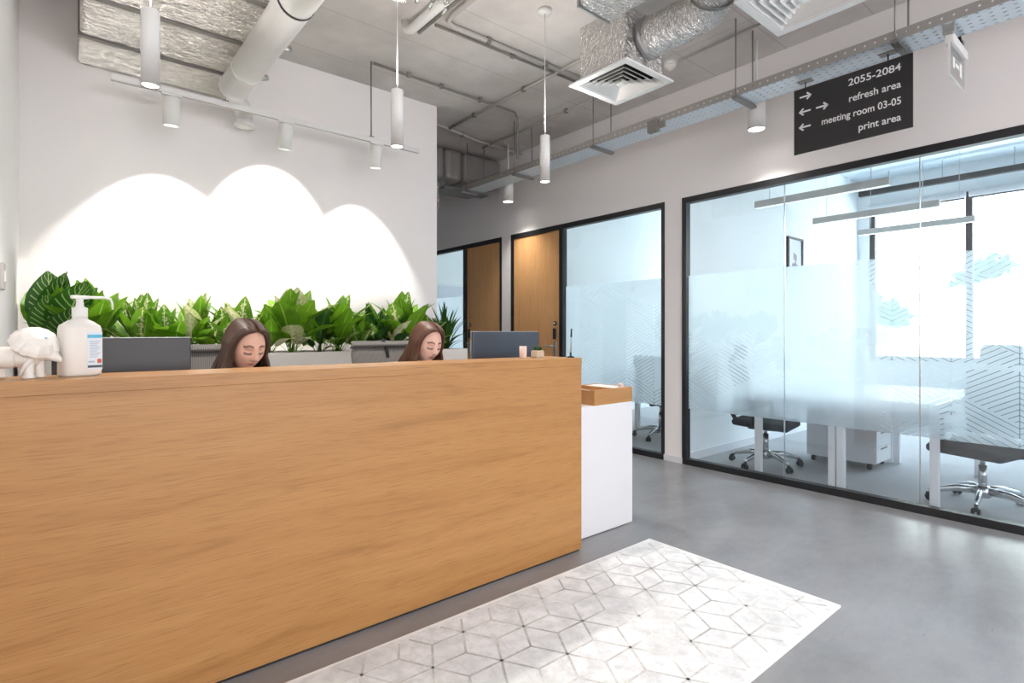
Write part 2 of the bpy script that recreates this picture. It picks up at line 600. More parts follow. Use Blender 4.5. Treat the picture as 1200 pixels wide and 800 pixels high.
def tag(o, label, cat, group=None, kind=None):
    o['label'] = label
    o['category'] = cat
    if group:
        o['group'] = group
    if kind:
        o['kind'] = kind
    return o
def thing(name, label, cat, loc=(0, 0, 0), rz=0, group=None):
    o = bpy.data.objects.new(name, None)
    COL.objects.link(o)
    o.empty_display_size = 0.1
    o.location = loc
    o.rotation_euler = (0, 0, rz)
    WL[o.name] = Vector(loc)
    return tag(o, label, cat, group)
def struct(mb, name, mat, parent=None):
    o = mb.build(name, mat, parent)
    if parent is None:
        o['kind'] = 'structure'
    return o
def struct_empty(name, loc):
    o = bpy.data.objects.new(name, None)
    COL.objects.link(o)
    o.location = loc
    o['kind'] = 'structure'
    WL[o.name] = Vector(loc)
    return o
def copy_part(o, parent, loc=None, rot=None, scale=None):
    c = o.copy()
    COL.objects.link(c)
    c.parent = parent
    if loc is not None: c.location = loc
    if rot is not None: c.rotation_euler = rot
    if scale is not None: c.scale = scale
    return c
def copy_tree(o, parent=None):
    c = o.copy()
    COL.objects.link(c)
    c.parent = parent
    for ch in [k for k in bpy.data.objects if k.parent == o]:
        copy_tree(ch, c)
    return c
def lamp_spot(name, loc, target, power, angle, blend, color=(1, 0.96, 0.9), r=0.03):
    d = bpy.data.lights.new(name, 'SPOT')
    d.energy, d.spot_size, d.spot_blend, d.color, d.shadow_soft_size = power, R(angle), blend, color, r
    o = bpy.data.objects.new(name, d)
    COL.objects.link(o)
    o.location = loc
    v = Vector(target) - Vector(loc)
    o.rotation_euler = v.to_track_quat('-Z', 'Y').to_euler()
    return o

# ------------------------------------------------------------------ structure
H = 3.57        # concrete ceiling
XG = 4.58       # corridor wall with the glass partitions
YB = 4.81       # white wall behind the reception
struct(MB().box(-4.2, XG + 0.06, -5.2, 9.2, -0.12, 0.0), 'floor', 'floor_vinyl')
struct(MB().box(XG + 0.06, 9.4, -1.6, 9.2, -0.12, -0.001), 'floor_office', 'carpet')
struct(MB().box(-4.2, XG + 0.12, -5.2, 9.2, H, H + 0.15), 'ceiling', 'concrete')
struct(MB().box(XG + 0.12, 9.4, -1.6, 9.2, 3.5, 3.65), 'ceiling_office', 'office_ceiling')
struct(MB().box(-0.35, 2.99, YB, YB + 0.16, 0, H), 'wall_back', 'wall_paint')
struct(MB().box(-0.35, -0.2, 1.9, YB, 0, H), 'wall_left', 'wall_paint')
# lobby behind the camera: walls with large windows
b = MB()
b.box(-4.2, XG, -5.2, -5.05, 0, 0.45).box(-4.2, XG, -5.2, -5.05, 3.25, H)
b.box(-4.2, -2.4, -5.2, -5.05, 0.45, 3.25).box(4.35, XG, -5.2, -5.05, 0.45, 3.25)
struct(b, 'wall_front', 'wall_paint')
struct(MB().box(-2.4, 4.35, -5.12, -5.08, 0.45, 3.25), 'window_7', 'white_plastic')  # opaque panel added to keep sky light out of the lobby
b = MB()
b.box(-4.2, -4.05, -5.05, 2.0, 0, 0.45).box(-4.2, -4.05, -5.05, 2.0, 3.25, H)
b.box(-4.2, -4.05, -5.05, -3.6, 0.45, 3.25).box(-4.2, -4.05, 1.2, 2.0, 0.45, 3.25)
struct(b, 'wall_far_left', 'wall_paint')
struct(MB().box(-4.12, -4.08, -3.6, 1.2, 0.45, 3.25), 'window_8', 'white_plastic')  # second unseen panel, added to shut the sky out at the side
struct(MB().box(-4.2, -0.35, 1.9, 2.05, 0, H), 'wall_lobby_back', 'wall_paint')
struct(MB().box(-0.35, XG, 9.05, 9.2, 0, H), 'wall_corridor_end', 'wall_paint')
struct(MB().box(-0.35, -0.2, YB + 0.16, 9.05, 0, H), 'wall_corridor_side', 'wall_paint')

# corridor wall with three openings: A (long glazing), B and C (glass and door)
ZT = 2.53
OPEN = [(-1.45, 2.97), (3.168, 5.53), (5.73, 8.6)]
b = MB()
b.box(XG, XG + 0.12, -5.05, 9.05, ZT, H)
for a0, a1 in ((-5.05, -1.45), (2.97, 3.168), (5.53, 5.73), (8.6, 9.05)):
    b.box(XG, XG + 0.12, a0, a1, 0, ZT)
struct(b, 'wall_right', 'wall_paint')
def baseboard(name, x0, x1, y0, y1):
    struct(MB().box(x0, x1, y0, y1, 0, 0.06), name, 'white_lacquer')
baseboard('baseboard_right', XG - 0.012, XG, 2.965, 3.173)
baseboard('baseboard_corridor', XG - 0.012, XG, 5.525, 5.735)
baseboard('baseboard_back', 0.0, 2.99, YB - 0.012, YB)

# partitions between the offices and the window wall
struct(MB().box(XG + 0.12, 9.25, 3.0, 3.12, 0, 3.5), 'wall_office_divider', 'office_paint')
struct(MB().box(XG + 0.12, 9.25, 5.58, 5.68, 0, 3.5), 'wall_office_partition', 'office_paint')
struct(MB().box(XG + 0.12, 9.4, 9.05, 9.2, 0, 3.5), 'wall_office_end', 'office_paint')
struct(MB().box(XG + 0.12, 9.4, -1.6, -1.5, 0, 3.5), 'wall_office_near', 'office_paint')
struct(MB().box(XG + 0.12, 9.25, 2.985, 3.0, 0, 0.08), 'baseboard_office', 'white_lacquer')
WIN = [(-0.95, 2.85), (3.25, 5.45), (6.0, 8.6)]
b = MB()
b.box(9.25, 9.4, -1.5, 9.05, 0, 0.85).box(9.25, 9.4, -1.5, 9.05, 3.12, 3.5)
for a0, a1 in ((-1.5, -0.95), (2.85, 3.25), (5.45, 6.0), (8.6, 9.05)):
    b.box(9.25, 9.4, a0, a1, 0.85, 3.12)
struct(b, 'wall_outer', 'office_paint')
for i, (a0, a1) in enumerate(WIN):
    e = struct_empty('window_%d' % (i + 4), (9.33, (a0 + a1) / 2, 0.85))
    for nm, bx in (('frame_bottom', (a0, a1, 0.85, 0.91)), ('frame_top', (a0, a1, 3.06, 3.12))):
        MB().box(9.29, 9.36, bx[0], bx[1], bx[2], bx[3]).build(nm, 'black_frame', e)
    muls = [a0 + 0.03, a1 - 0.03] + ([1.7, 0.45] if i == 0 else [(a0 + a1) / 2])
    for y in muls:
        MB().box(9.28, 9.37, y - 0.035, y + 0.035, 0.85, 3.12).build('mullion', 'black_frame', e)
    ys = sorted(muls)
    for y0, y1 in zip(ys, ys[1:]):
        MB().box(9.32, 9.33, y0 + 0.03, y1 - 0.03, 0.9, 3.07).build('pane', 'pane_glass', e)

# glazed partitions
def partition(idx, a0, a1, door, seams, film_panes):
    """black frame, panes, frosted film; door is (y0, y1) or None"""
    e = struct_empty('window_%d' % idx, (XG + 0.04, (a0 + a1) / 2, 0))
    x0, x1 = XG - 0.01, XG + 0.06
    MB().box(x0, x1, a0, a1, ZT - 0.055, ZT).build('frame_top', 'black_frame', e)
    g0, g1 = a0, a1
    if door:
        if door[0] > (a0 + a1) / 2 - 0.3 and door[1] >= a1 - 0.05:
            g1 = door[0]
        else:
            g0 = door[1]
    MB().box(x0, x1, g0, g1, 0, 0.055).build('frame_bottom', 'black_frame', e)
    MB().box(x0, x1, a0, a0 + 0.035, 0.055, ZT - 0.055).build('frame_post', 'black_frame', e)
    MB().box(x0, x1, a1 - 0.045, a1, 0.055 if not door else 0, ZT - 0.055).build('frame_post', 'black_frame', e)
    if door:
        y = g1 if g1 != a1 else g0
        MB().box(x0, x1, y - 0.03, y + 0.03, 0, ZT - 0.055).build('frame_post', 'black_frame', e)
    ys = [g0 + 0.03] + seams + [g1 - 0.04]
    for k, (p0, p1) in enumerate(zip(ys, ys[1:])):
        pane = MB().box(XG + 0.02, XG + 0.032, p0 + 0.002, p1 - 0.002, 0.05, ZT - 0.05).build('pane', 'pane_glass', e)
        f = MB().box(XG + 0.0335, XG + 0.0345, p0 + 0.004, p1 - 0.004, 0.525, 1.79).build('frosted_film', 'frosted_film', pane)
        if k:
            MB().box(XG + 0.018, XG + 0.034, p0 - 0.003, p0 + 0.0015, 0.05, ZT - 0.05).build('glass_joint', 'silver', e)
    return e
partition(1, -1.45, 2.97, None, [-0.73, 0.19, 1.11, 2.03], True)
partition(2, 3.168, 5.53, (4.60, 5.53), [], True)
partition(3, 5.73, 8.6, (5.73, 6.60), [], True)

def door(idx, y0, y1, lever_y, sgn):
    e = struct_empty('door_%d' % idx, (XG + 0.03, (y0 + y1) / 2, 0))
    MB().box(XG + 0.005, XG + 0.05, y0, y1, 0.008, ZT - 0.06).build('door_leaf', 'door_oak', e)
    h = MB().rbox(XG - 0.005, XG + 0.006, lever_y - 0.022, lever_y + 0.022, 0.94, 1.14, 0.004).build('lock_plate', 'steel', e)
    MB().tube([(XG + 0.004, lever_y, 1.09), (XG - 0.05, lever_y, 1.09), (XG - 0.055, lever_y + sgn * 0.02, 1.09),
               (XG - 0.055, lever_y + sgn * 0.13, 1.09)], 0.01).build('lever', 'steel', h)
    rd = MB().rbox(XG - 0.02, XG + 0.006, lever_y - 0.02, lever_y + 0.02, 1.17, 1.3, 0.006).build('card_reader', 'black_plastic', e)
    MB().lathe([(0.028, 0), (0.028, 0.012), (0.02, 0.016), (0, 0.016)], mtx=Matrix.Translation((XG + 0.005, lever_y, 1.36)) @ Matrix.Rotation(R(-90), 4, 'Y')).build('key_rose', 'black_plastic', e)
    MB().lathe([(0.014, 0), (0.014, 0.02), (0, 0.02)], mtx=Matrix.Translation((XG + 0.003, lever_y, 1.36)) @ Matrix.Rotation(R(-90), 4, 'Y')).build('lock_cylinder', 'silver', e)
door(1, 4.635, 5.48, 4.71, 1)
door(2, 5.77, 6.545, 6.47, -1)

# ------------------------------------------------------------------ outside
def hill():
    b = MB()
    nx, ny = 24, 30
    g = []
    for i in range(nx + 1):
        rowv = []
        for j in range(ny + 1):
            x = 11.5 + i * 1.4
            y = -22 + j * 2.2
            z = -1.0 + max(0, (x - 13)) * 0.55 + 0.5 * math.sin(x * 0.7 + y * 0.4) + 0.35 * math.sin(y * 0.9)
            rowv.append(b.bm.verts.new((x, y, z)))
        g.append(rowv)
    for i in range(nx):
        for j in range(ny):
            f = b.bm.faces.new((g[i][j], g[i + 1][j], g[i + 1][j + 1], g[i][j + 1]))
            f.smooth = True
    struct(b, 'ground_hillside', 'sand_hill')
hill()
def bush(x, y, z, r, label):
    t = thing('bush', label, 'bush', (x, y, z), 0, 'bushes on the hillside')
    b = MB()
    for k in range(420):
        v = Vector((random.gauss(0, 1), random.gauss(0, 1), random.gauss(0, 1))).normalized() * r * random.uniform(0.6, 1.0)
        v.z = abs(v.z) * 0.9 + 0.15 * r
        a = Vector((random.gauss(0, 1), random.gauss(0, 1), random.gauss(0, 1))).normalized() * r * 0.16
        c = Vector((random.gauss(0, 1), random.gauss(0, 1), random.gauss(0, 1))).normalized() * r * 0.1
        vs = [b.bm.verts.new(v + p) for p in (a, c, -a, -c)]
        b.bm.faces.new(vs)
    fo = b.build('foliage', 'bush_leaf', t, local=True)
    fo['kind'] = 'stuff'
    MB().tube([(0, 0, -0.4), (0.03, 0, 0.3 * r), (0, 0.05, 0.7 * r)], [0.06, 0.05, 0.02], 6).build('stem', 'bark', t, local=True)
bush(16.0, 4.9, 1.3, 0.9, 'green bush on the hillside left of the window mullion')
bush(19.5, 3.0, 2.3, 1.0, 'green bush on the hillside right of the window mullion')

# ------------------------------------------------------------------ reception desk
YD = 2.153
XD0, XD1 = -0.19, 2.309
d = thing('reception_desk', 'long oak reception counter with a plain wood-grain front', 'desk', ((XD0 + XD1) / 2, 2.5, 0))
MB().box(XD0, XD1, YD + 0.004, YD + 0.044, 0.012, 1.061).build('front_panel', 'oak_x', d)
MB().rbox(XD0, XD1, YD, YD + 0.29, 1.061, 1.105, 0.002, 1).build('counter_top', 'oak_x', d)
MB().box(XD0, XD1, YD + 0.044, 2.86, 0.715, 0.745).build('worktop', 'white_lacquer', d)
MB().box(XD1 - 0.03, XD1, YD + 0.044, 2.44, 0.012, 1.061).build('end_panel', 'oak_y', d)
MB().box(XD1 - 0.03, XD1, 2.44, 2.85, 0.012, 0.715).build('side_panel', 'oak_y', d)
MB().box(XD0, XD0 + 0.03, YD + 0.044, 2.85, 0.012, 0.715).build('side_panel', 'oak_y', d)
MB().box(XD0 + 0.01, XD1 - 0.01, YD + 0.012, YD + 0.04, 0, 0.012).build('plinth', 'black_frame', d)

s = thing('side_cabinet', 'white side cabinet standing at the right end of the oak counter', 'cabinet', (2.62, 2.6, 0))
MB().box(2.325, 2.911, 2.265, 2.283, 0.006, 0.798).build('front_panel', 'white_lacquer', s)
MB().box(2.325, 2.911, 2.283, 2.95, 0.05, 0.78).build('body', 'white_lacquer', s)
MB().box(2.325, 2.911, 2.284, 2.96, 0.78, 0.798).build('top_panel', 'white_lacquer', s)
MB().box(2.34, 2.9, 2.30, 2.93, 0.0, 0.05).build('plinth', 'black_frame', s)
t = thing('brochure_tray', 'open oak box of papers on the white side cabinet', 'tray', (2.725, 2.43, 0.798))
for nm, bx in (('front_board', (2.54, 2.911, 2.265, 2.281)), ('back_board', (2.54, 2.911, 2.564, 2.58)),
               ('side_board', (2.54, 2.556, 2.281, 2.564)), ('side_board', (2.895, 2.911, 2.281, 2.564)), ('divider', (2.735, 2.747, 2.281, 2.564))):
    MB().box(bx[0], bx[1], bx[2], bx[3], 0.798, 0.893).build(nm, 'oak_x', t)
MB().box(2.556, 2.895, 2.281, 2.564, 0.799, 0.807).build('bottom_board', 'oak_x', t)
def flat_thing(name, label, cat, mat, mtx, sx, sy, sz, group=None):
    o = MB().box(-sx / 2, sx / 2, -sy / 2, sy / 2, 0, sz, mtx=mtx).build(name, mat)
    return tag(o, label, cat, group)
flat_thing('magazine', 'magazine lying tilted over the left edge of the oak box', 'magazine', 'brochure',
           Matrix.Translation((2.60, 2.44, 0.868)) @ Euler((0.12, 0.32, 0.3)).to_matrix().to_4x4(), 0.2, 0.24, 0.008)
flat_thing('paper_stack', 'white paper stack in the right half of the oak box', 'paper', 'paper',
           Matrix.Translation((2.82, 2.42, 0.807)), 0.13, 0.24, 0.085)
tag(MB().rbox(2.835, 2.865, 2.3, 2.33, 0.892, 0.915, 0.004).build('eraser', 'clay_cup'), 'small peach block lying on the papers in the oak box', 'eraser')

# monitors
def monitor(x0, x1, y, ztop, mat, label):
    cx = (x0 + x1) / 2
    t = thing('monitor', label, 'monitor', (cx, y, 0.745))
    h = 0.32
    MB().rbox(x0, x1, y - 0.012, y + 0.012, ztop - h, ztop, 0.004).build('housing', mat, t)
    MB().box(x0 - 0.0005, x1 + 0.0005, y + 0.006, y + 0.0125, ztop - h, ztop + 0.002).build('bezel', 'silver_edge', t)
    MB().box(x0 + 0.008, x1 - 0.008, y + 0.0122, y + 0.0135, ztop - h + 0.012, ztop - 0.008).build('screen', 'slot_dark', t)
    MB().rbox(cx - 0.06, cx + 0.06, y - 0.03, y - 0.01, ztop - h + 0.03, ztop - h + 0.14, 0.006).build('mount', mat, t)
    MB().rbox(cx - 0.035, cx + 0.035, y - 0.045, y - 0.028, 0.755, ztop - h + 0.12, 0.005).build('stand', 'black_plastic', t)
    MB().rbox(cx - 0.12, cx + 0.12, y - 0.1, y + 0.09, 0.745, 0.757, 0.004).build('foot', 'black_plastic', t)
monitor(-0.02, 0.425, 2.62, 1.229, 'screen_back', 'dark monitor seen from behind, between the sanitizer bottle and the left woman')
monitor(1.855, 2.375, 2.60, 1.255, 'screen_back_reflect', 'dark monitor with a bluish painted reflection, seen from behind at the right end of the counter')

# keyboards on the worktop
def keyboard(x, y, label):
    t = thing('keyboard', label, 'keyboard', (x, y, 0.745))
    MB().rbox(x - 0.2, x + 0.2, y - 0.065, y + 0.065, 0.745, 0.76, 0.004).build('case', 'black_plastic', t)
    b = MB()
    for i in range(14):
        for j in range(5):
            b.box(x - 0.19 + i * 0.0273, x - 0.19 + i * 0.0273 + 0.023, y - 0.055 + j * 0.0225, y - 0.055 + j * 0.0225 + 0.019, 0.76, 0.764)
    k = b.build('keys', 'dark_fabric', t)
    k['kind'] = 'stuff'
keyboard(0.70, 2.66, 'black keyboard on the worktop in front of the left woman')
keyboard(1.62, 2.66, 'black keyboard on the worktop in front of the right woman')

# small things on the counter
ZC = 1.105
def sanitizer():
    t = thing('sanitizer_bottle', 'white hand sanitizer pump bottle with a blue label on the counter', 'bottle', (0.055, 2.345, ZC), R(22))
    prof = [(0.0, 0.0), (0.048, 0.0), (0.053, 0.006), (0.053, 0.155), (0.05, 0.168), (0.036, 0.182), (0.022, 0.19), (0.02, 0.2)]
    # rounded square section
    b = MB()
    rings = []
    n = 32
    for rr, z in prof:
        ring = []
        for k in range(n):
            a = 2 * PI * k / n
            p = 4.0 if z < 0.17 else 2.2
            q = (abs(math.cos(a)) ** p + abs(math.sin(a)) ** p) ** (-1 / p)
            ring.append(b.bm.verts.new((rr * 1.06 * q * math.cos(a), rr * 0.72 * q * math.sin(a), z)))
        rings.append(ring)
    for a, c in zip(rings, rings[1:]):
        for k in range(n):
            f = b.bm.faces.new((a[k], a[(k + 1) % n], c[(k + 1) % n], c[k])); f.smooth = True
    b.bm.faces.new(rings[-1])
    bmesh.ops.recalc_face_normals(b.bm, faces=b.bm.faces[:])
    b.build('bottle_body', 'ceramic', t, local=True)
    b = MB().lathe([(0.02, 0.198), (0.022, 0.2), (0.022, 0.228), (0.012, 0.232), (0.01, 0.25), (0.01, 0.262)], n=20)
    b.build('cap', 'white_plastic', t, local=True)
    b = MB().rbox(-0.024, 0.024, -0.012, 0.012, 0.258, 0.27, 0.004)
    b.tube([(0.0, 0, 0.264), (0.075, 0, 0.266), (0.092, 0, 0.262), (0.097, 0, 0.25), (0.099, 0, 0.225)], [0.0055, 0.0045, 0.0042, 0.004, 0.003], 8)
    b.build('pump_head', 'white_plastic', t, local=True)
    y = -0.0385
    lab = MB().box(0.004, 0.049, y - 0.0005, y, 0.02, 0.148).build('label', 'label_paper', t, local=True)
    MB().box(0.005, 0.048, y - 0.001, y - 0.0004, 0.127, 0.138).build('label_band', 'label_blue', lab, local=True)
    MB().box(0.006, 0.048, y - 0.001, y - 0.0004, 0.027, 0.035).build('label_band', 'label_dark', lab, local=True)
    b = MB()
    for i in range(9):
        b.box(0.012, 0.034 + 0.008 * ((i * 7) % 3) / 2, y - 0.001, y - 0.0004, 0.062 + i * 0.0065, 0.0645 + i * 0.0065)
    b.box(0.008, 0.026, y - 0.001, y - 0.0004, 0.044, 0.05)
    b.build('label_lines', 'label_grey', lab, local=True)
    MB().box(0.034, 0.046, y - 0.001, y - 0.0004, 0.042, 0.056).build('label_mark', 'label_red', lab, local=True)
sanitizer()

def figurine():
    t = thing('animal_figurine', 'white ceramic beast figurine with a scalloped frill on the counter', 'figurine', (-0.075, 2.325, ZC), R(-22))
    # local: beast looks along +x, length about 0.2
    b = MB()
    b.ball((-0.055, 0, 0.066), 0.055, 0.036, 0.035, 20, 12)
    b.ball((-0.005, 0, 0.066), 0.04, 0.036, 0.034, 20, 12)
    b.tube([(-0.10, 0, 0.065), (-0.125, 0, 0.05), (-0.14, 0.0, 0.03), (-0.15, 0, 0.012)], [0.022, 0.014, 0.009, 0.003], 10)
    b.build('body', 'ceramic', t, local=True)
    for x, y in ((-0.085, -0.024), (-0.085, 0.024), (0.012, -0.022), (0.02, 0.024)):
        MB().lathe([(0.0, 0.0), (0.016, 0.0), (0.017, 0.006), (0.013, 0.014), (0.013, 0.05), (0.018, 0.065)], x, y, 0, 12).build('leg', 'ceramic', t, local=True)
    # frill: scalloped domed disc
    b = MB()
    n = 40
    prev = None
    cen = Vector((0.018, 0, 0.108))
    ax = Euler((R(22), R(36), 0)).to_matrix()
    for i, (rr, hh) in enumerate([(0.0, 0.045), (0.027, 0.043), (0.05, 0.033), (0.065, 0.014), (0.069, 0.0), (0.06, -0.012), (0.03, -0.018)]):
        ring = []
        for k in range(n):
            a = 2 * PI * k / n
            q = rr * (1 + (0.12 if 2 < i < 6 else 0.05) * abs(math.sin(a * 6)))
            ring.append(b.bm.verts.new(cen + ax @ Vector((q * math.cos(a) * 0.85, q * math.sin(a) * 1.0, hh))))
        if prev:
            for k in range(n):
                b.bm.faces.new((prev[k], prev[(k + 1) % n], ring[(k + 1) % n], ring[k]))
        prev = ring
    b.bm.faces.new(prev[::-1])
    bmesh.ops.remove_doubles(b.bm, verts=b.bm.verts[:], dist=0.0003)
    bmesh.ops.recalc_face_normals(b.bm, faces=b.bm.faces[:])
    b.build('frill', 'ceramic', t, local=True, smooth=False)
    b = MB().ball((0.04, 0, 0.078), 0.032, 0.026, 0.024, 14, 10)
    b.tube([(0.05, 0, 0.074), (0.07, 0, 0.068), (0.084, 0, 0.056), (0.087, 0, 0.05)], [0.022, 0.016, 0.009, 0.003], 10)
    b.build('head', 'ceramic', t, local=True)
    for y in (-0.02, 0.02):
        MB().ball((0.062, y * 1.1 - 0.012, 0.128), 0.004, 0.004, 0.004, 8, 6).build('eye', 'label_grey', t, local=True)
        MB().tube([(0.03, y * 1.5, 0.07), (0.012, y * 1.9, 0.045), (-0.004, y * 2.1, 0.01)], [0.01, 0.007, 0.002], 8).build('horn', 'ceramic', t, local=True)
figurine()

tag(MB().lathe([(0, 0), (0.016, 0), (0.02, 0.004), (0.021, 0.068), (0.018, 0.068), (0.017, 0.008), (0, 0.006)], 2.015, 2.33, ZC, 24).build('paper_cup', 'clay_cup'),
    'pale pink cup on the counter in front of the bluish monitor', 'cup')
t = thing('succulent_pot', 'small stone pot with a green succulent on the counter', 'plant', (2.125, 2.33, ZC))
MB().rbox(-0.028, 0.028, -0.028, 0.028, 0, 0.042, 0.006).build('pot', 'pot_stone', t, local=True)
lf = None
for k in range(14):
    a = k * 2.4
    tilt = 0.25 + 0.07 * k
    if lf is None:
        b = MB().tube([(0, 0, 0), (0, 0, 0.008), (0, 0, 0.02), (0, 0, 0.026)], [0.003, 0.006, 0.005, 0.001], 6)
        lf = b.build('leaf', 'leaf_dark', t, local=True)
        o = lf
    else:
        o = copy_part(lf, t)
    o.location = (0.008 * math.cos(a), 0.008 * math.sin(a), 0.041)
    o.rotation_euler = (0, min(tilt, 1.1), a)
t = thing('pen_stand', 'thin pen standing upright in a black desk holder on the counter end', 'pen', (2.28, 2.215, ZC))
MB().lathe([(0, 0), (0.022, 0), (0.022, 0.006), (0.006, 0.01), (0.005, 0.03), (0, 0.03)], n=16).build('holder', 'black_plastic', t, local=True)
MB().tube([(0, 0, 0.02), (0.004, 0, 0.11), (0.007, 0, 0.165)], [0.005, 0.005, 0.0035], 8).build('pen', 'steel', t, local=True)
MB().tube([(0.0045, 0, 0.118), (0.0072, 0, 0.167)], [0.0056, 0.0042], 8).build('pen_cap', 'black_plastic', t, local=True)

# ------------------------------------------------------------------ office chairs
def office_chair(label, loc, rz, group, fab, back, top, headrest, base='silver', arms=True, spin=0.3, drop=0.0):
    t = thing('office_chair', label, 'chair', loc, rz, group)
    MB().lathe([(0, 0.07), (0.045, 0.07), (0.05, 0.09), (0.05, 0.13), (0.035, 0.15), (0, 0.15)], n=20).build('hub', base, t, local=True)
    arm = None
    for k in range(5):
        a = spin + k * 2 * PI / 5
        if arm is None:
            b = MB()
            b.tube([(0.03, 0, 0.115), (0.15, 0, 0.115), (0.28, 0, 0.085), (0.31, 0, 0.07)], [0.03, 0.026, 0.02, 0.014], 10, flat=0.8)
            arm = b.build('base_arm', base, t, local=True)
            b = MB()
            for s in (-1, 1):
                b.lathe([(0, -0.009), (0.02, -0.009), (0.026, -0.005), (0.026, 0.005), (0.02, 0.009), (0, 0.009)], n=16,
                        mtx=Matrix.Translation((0.31, s * 0.016, 0.026)) @ Matrix.Rotation(R(90), 4, 'X'))
            b.rbox(0.29, 0.33, -0.012, 0.012, 0.03, 0.062, 0.005)
            cst = b.build('caster', 'black_plastic', arm, local=True)
            arm.rotation_euler = (0, 0, a)
        else:
            o = copy_part(arm, t, rot=(0, 0, a))
            copy_part(cst, o)
    MB().tube([(0, 0, 0.14), (0, 0, 0.30)], 0.026, 14).tube([(0, 0, 0.30), (0, 0, 0.40 - drop)], 0.016, 12).build('gas_column', base, t, local=True)
    MB().rbox(-0.09, 0.09, -0.12, 0.14, 0.39, 0.44, 0.015).rbox(0.1, 0.17, -0.02, 0.03, 0.40, 0.43, 0.008).rbox(-0.17, -0.1, -0.02, 0.03, 0.40, 0.43, 0.008).build('tilt_mechanism', 'black_plastic', t, local=True)
    # seat with waterfall front edge
    b = MB()
    b.rbox(-0.245, 0.245, -0.25, 0.24, 0.435, 0.5, 0.03, 3)
    for v in b.bm.verts:
        if v.co.y < -0.12:
            v.co.z -= (-(v.co.y + 0.12)) * 0.22
    b.build('seat', fab, t, local=True)
    # curved back
    def sheet(z0, z1, wbot, wtop, curve, lean0, lean1, thick):
        b = MB()
        nx, nz = 10, 8
        fr, bk = [], []
        for j in range(nz + 1):
            v = j / nz
            z = z0 + (z1 - z0) * v
            wdt = wbot + (wtop - wbot) * v
            if v > 0.85:
                wdt *= 1 - 0.12 * ((v - 0.85) / 0.15) ** 2
            yb = 0.23 + lean0 + (lean1 - lean0) * v - 0.03 * math.sin(PI * v)
            r1, r2 = [], []
            for i in range(nx + 1):
                u = -1 + 2 * i / nx
                y = yb - curve * u * u
                r1.append(b.bm.verts.new((u * wdt, y, z)))
                r2.append(b.bm.verts.new((u * wdt, y + thick, z)))
            fr.append(r1); bk.append(r2)
        for j in range(nz):
            for i in range(nx):
                b.bm.faces.new((fr[j][i], fr[j][i + 1], fr[j + 1][i + 1], fr[j + 1][i])).smooth = True
                b.bm.faces.new((bk[j][i + 1], bk[j][i], bk[j + 1][i], bk[j + 1][i + 1])).smooth = True
            b.bm.faces.new((fr[j + 1][0], bk[j + 1][0], bk[j][0], fr[j][0]))
            b.bm.faces.new((fr[j][nx], bk[j][nx], bk[j + 1][nx], fr[j + 1][nx]))
        for i in range(nx):
            b.bm.faces.new((fr[0][i + 1], fr[0][i], bk[0][i], bk[0][i + 1]))
            b.bm.faces.new((fr[nz][i], fr[nz][i + 1], bk[nz][i + 1], bk[nz][i]))
        bmesh.ops.recalc_face_normals(b.bm, faces=b.bm.faces[:])
        return b
    bk = sheet(0.53, top, 0.2, 0.235, 0.045, 0.0, 0.07, 0.02).build('backrest', back, t, local=True)
    sheet(top - 0.045, top + 0.004, 0.232, 0.225, 0.045, 0.062, 0.072, 0.032).build('top_rail', back, bk, local=True)
    MB().tube([(0, 0.1, 0.41), (0, 0.25, 0.42), (0, 0.3, 0.5), (0, 0.275, 0.62), (0, 0.275, 0.8)], [0.022, 0.024, 0.022, 0.018, 0.014], 10).build('back_bracket', 'black_plastic', t, local=True)
    if headrest:
        b = sheet(top + 0.05, top + 0.2, 0.13, 0.12, 0.04, 0.05, 0.03, 0.035)
        hr = b.build('headrest', fab, t, local=True)
        MB().tube([(0, 0.31, top - 0.06), (0, 0.335, top + 0.04), (0, 0.3, top + 0.12)], 0.012, 8).build('headrest_post', 'black_plastic', hr, local=True)
    if arms:
        for s in (-1, 1):
            a = MB().tube([(s * 0.17, 0.02, 0.43), (s * 0.27, 0.03, 0.44), (s * 0.285, 0.03, 0.5), (s * 0.285, 0.02, 0.655)], [0.016, 0.018, 0.018, 0.015], 8).build('armrest', 'black_plastic', t, local=True)
            MB().rbox(s * 0.285 - 0.04, s * 0.285 + 0.04, -0.11, 0.13, 0.655, 0.68, 0.01).build('arm_pad', 'dark_fabric', a, local=True)
    for c in t.children:
        if drop and not c.name.startswith(('hub', 'base_arm', 'gas_column')):
            c.location.z -= drop
    return t
office_chair('dark blue office chair with headrest on the left side of the white office desks', (5.12, 2.43, 0), R(10), 'chairs in the glass office', 'dark_fabric', 'dark_fabric', 0.98, True, drop=0.05)
office_chair('dark blue office chair nearest the right edge, behind the patterned glass', (5.12, 0.86, 0), R(-108), 'chairs in the glass office', 'dark_fabric', 'dark_fabric', 1.0, True, spin=0.05, drop=0.04)
office_chair('office chair in the second glass room beside the oak door', (5.5, 3.86, 0), R(100), 'chairs in the second room', 'dark_fabric', 'dark_fabric', 0.98, False)
office_chair('grey mesh office chair behind the left woman', (0.62, 3.10, 0), R(-4), 'reception chairs', 'dark_fabric', 'chair_mesh', 1.18, False, arms=False)
cw2 = office_chair('grey mesh office chair behind the right woman with a dark strap over it', (1.68, 3.13, 0), R(-2), 'reception chairs', 'dark_fabric', 'chair_mesh', 1.19, False, arms=False)
b = MB()
pts = [(0.05, 0.28, 1.02), (0.03, 0.27, 1.12), (0.01, 0.29, 1.2), (-0.01, 0.345, 1.19), (-0.02, 0.35, 1.05), (-0.02, 0.345, 0.9)]
b.tube(pts, 0.012, 8, flat=0.3)
b.build('bag_strap', 'strap', cw2, local=True)

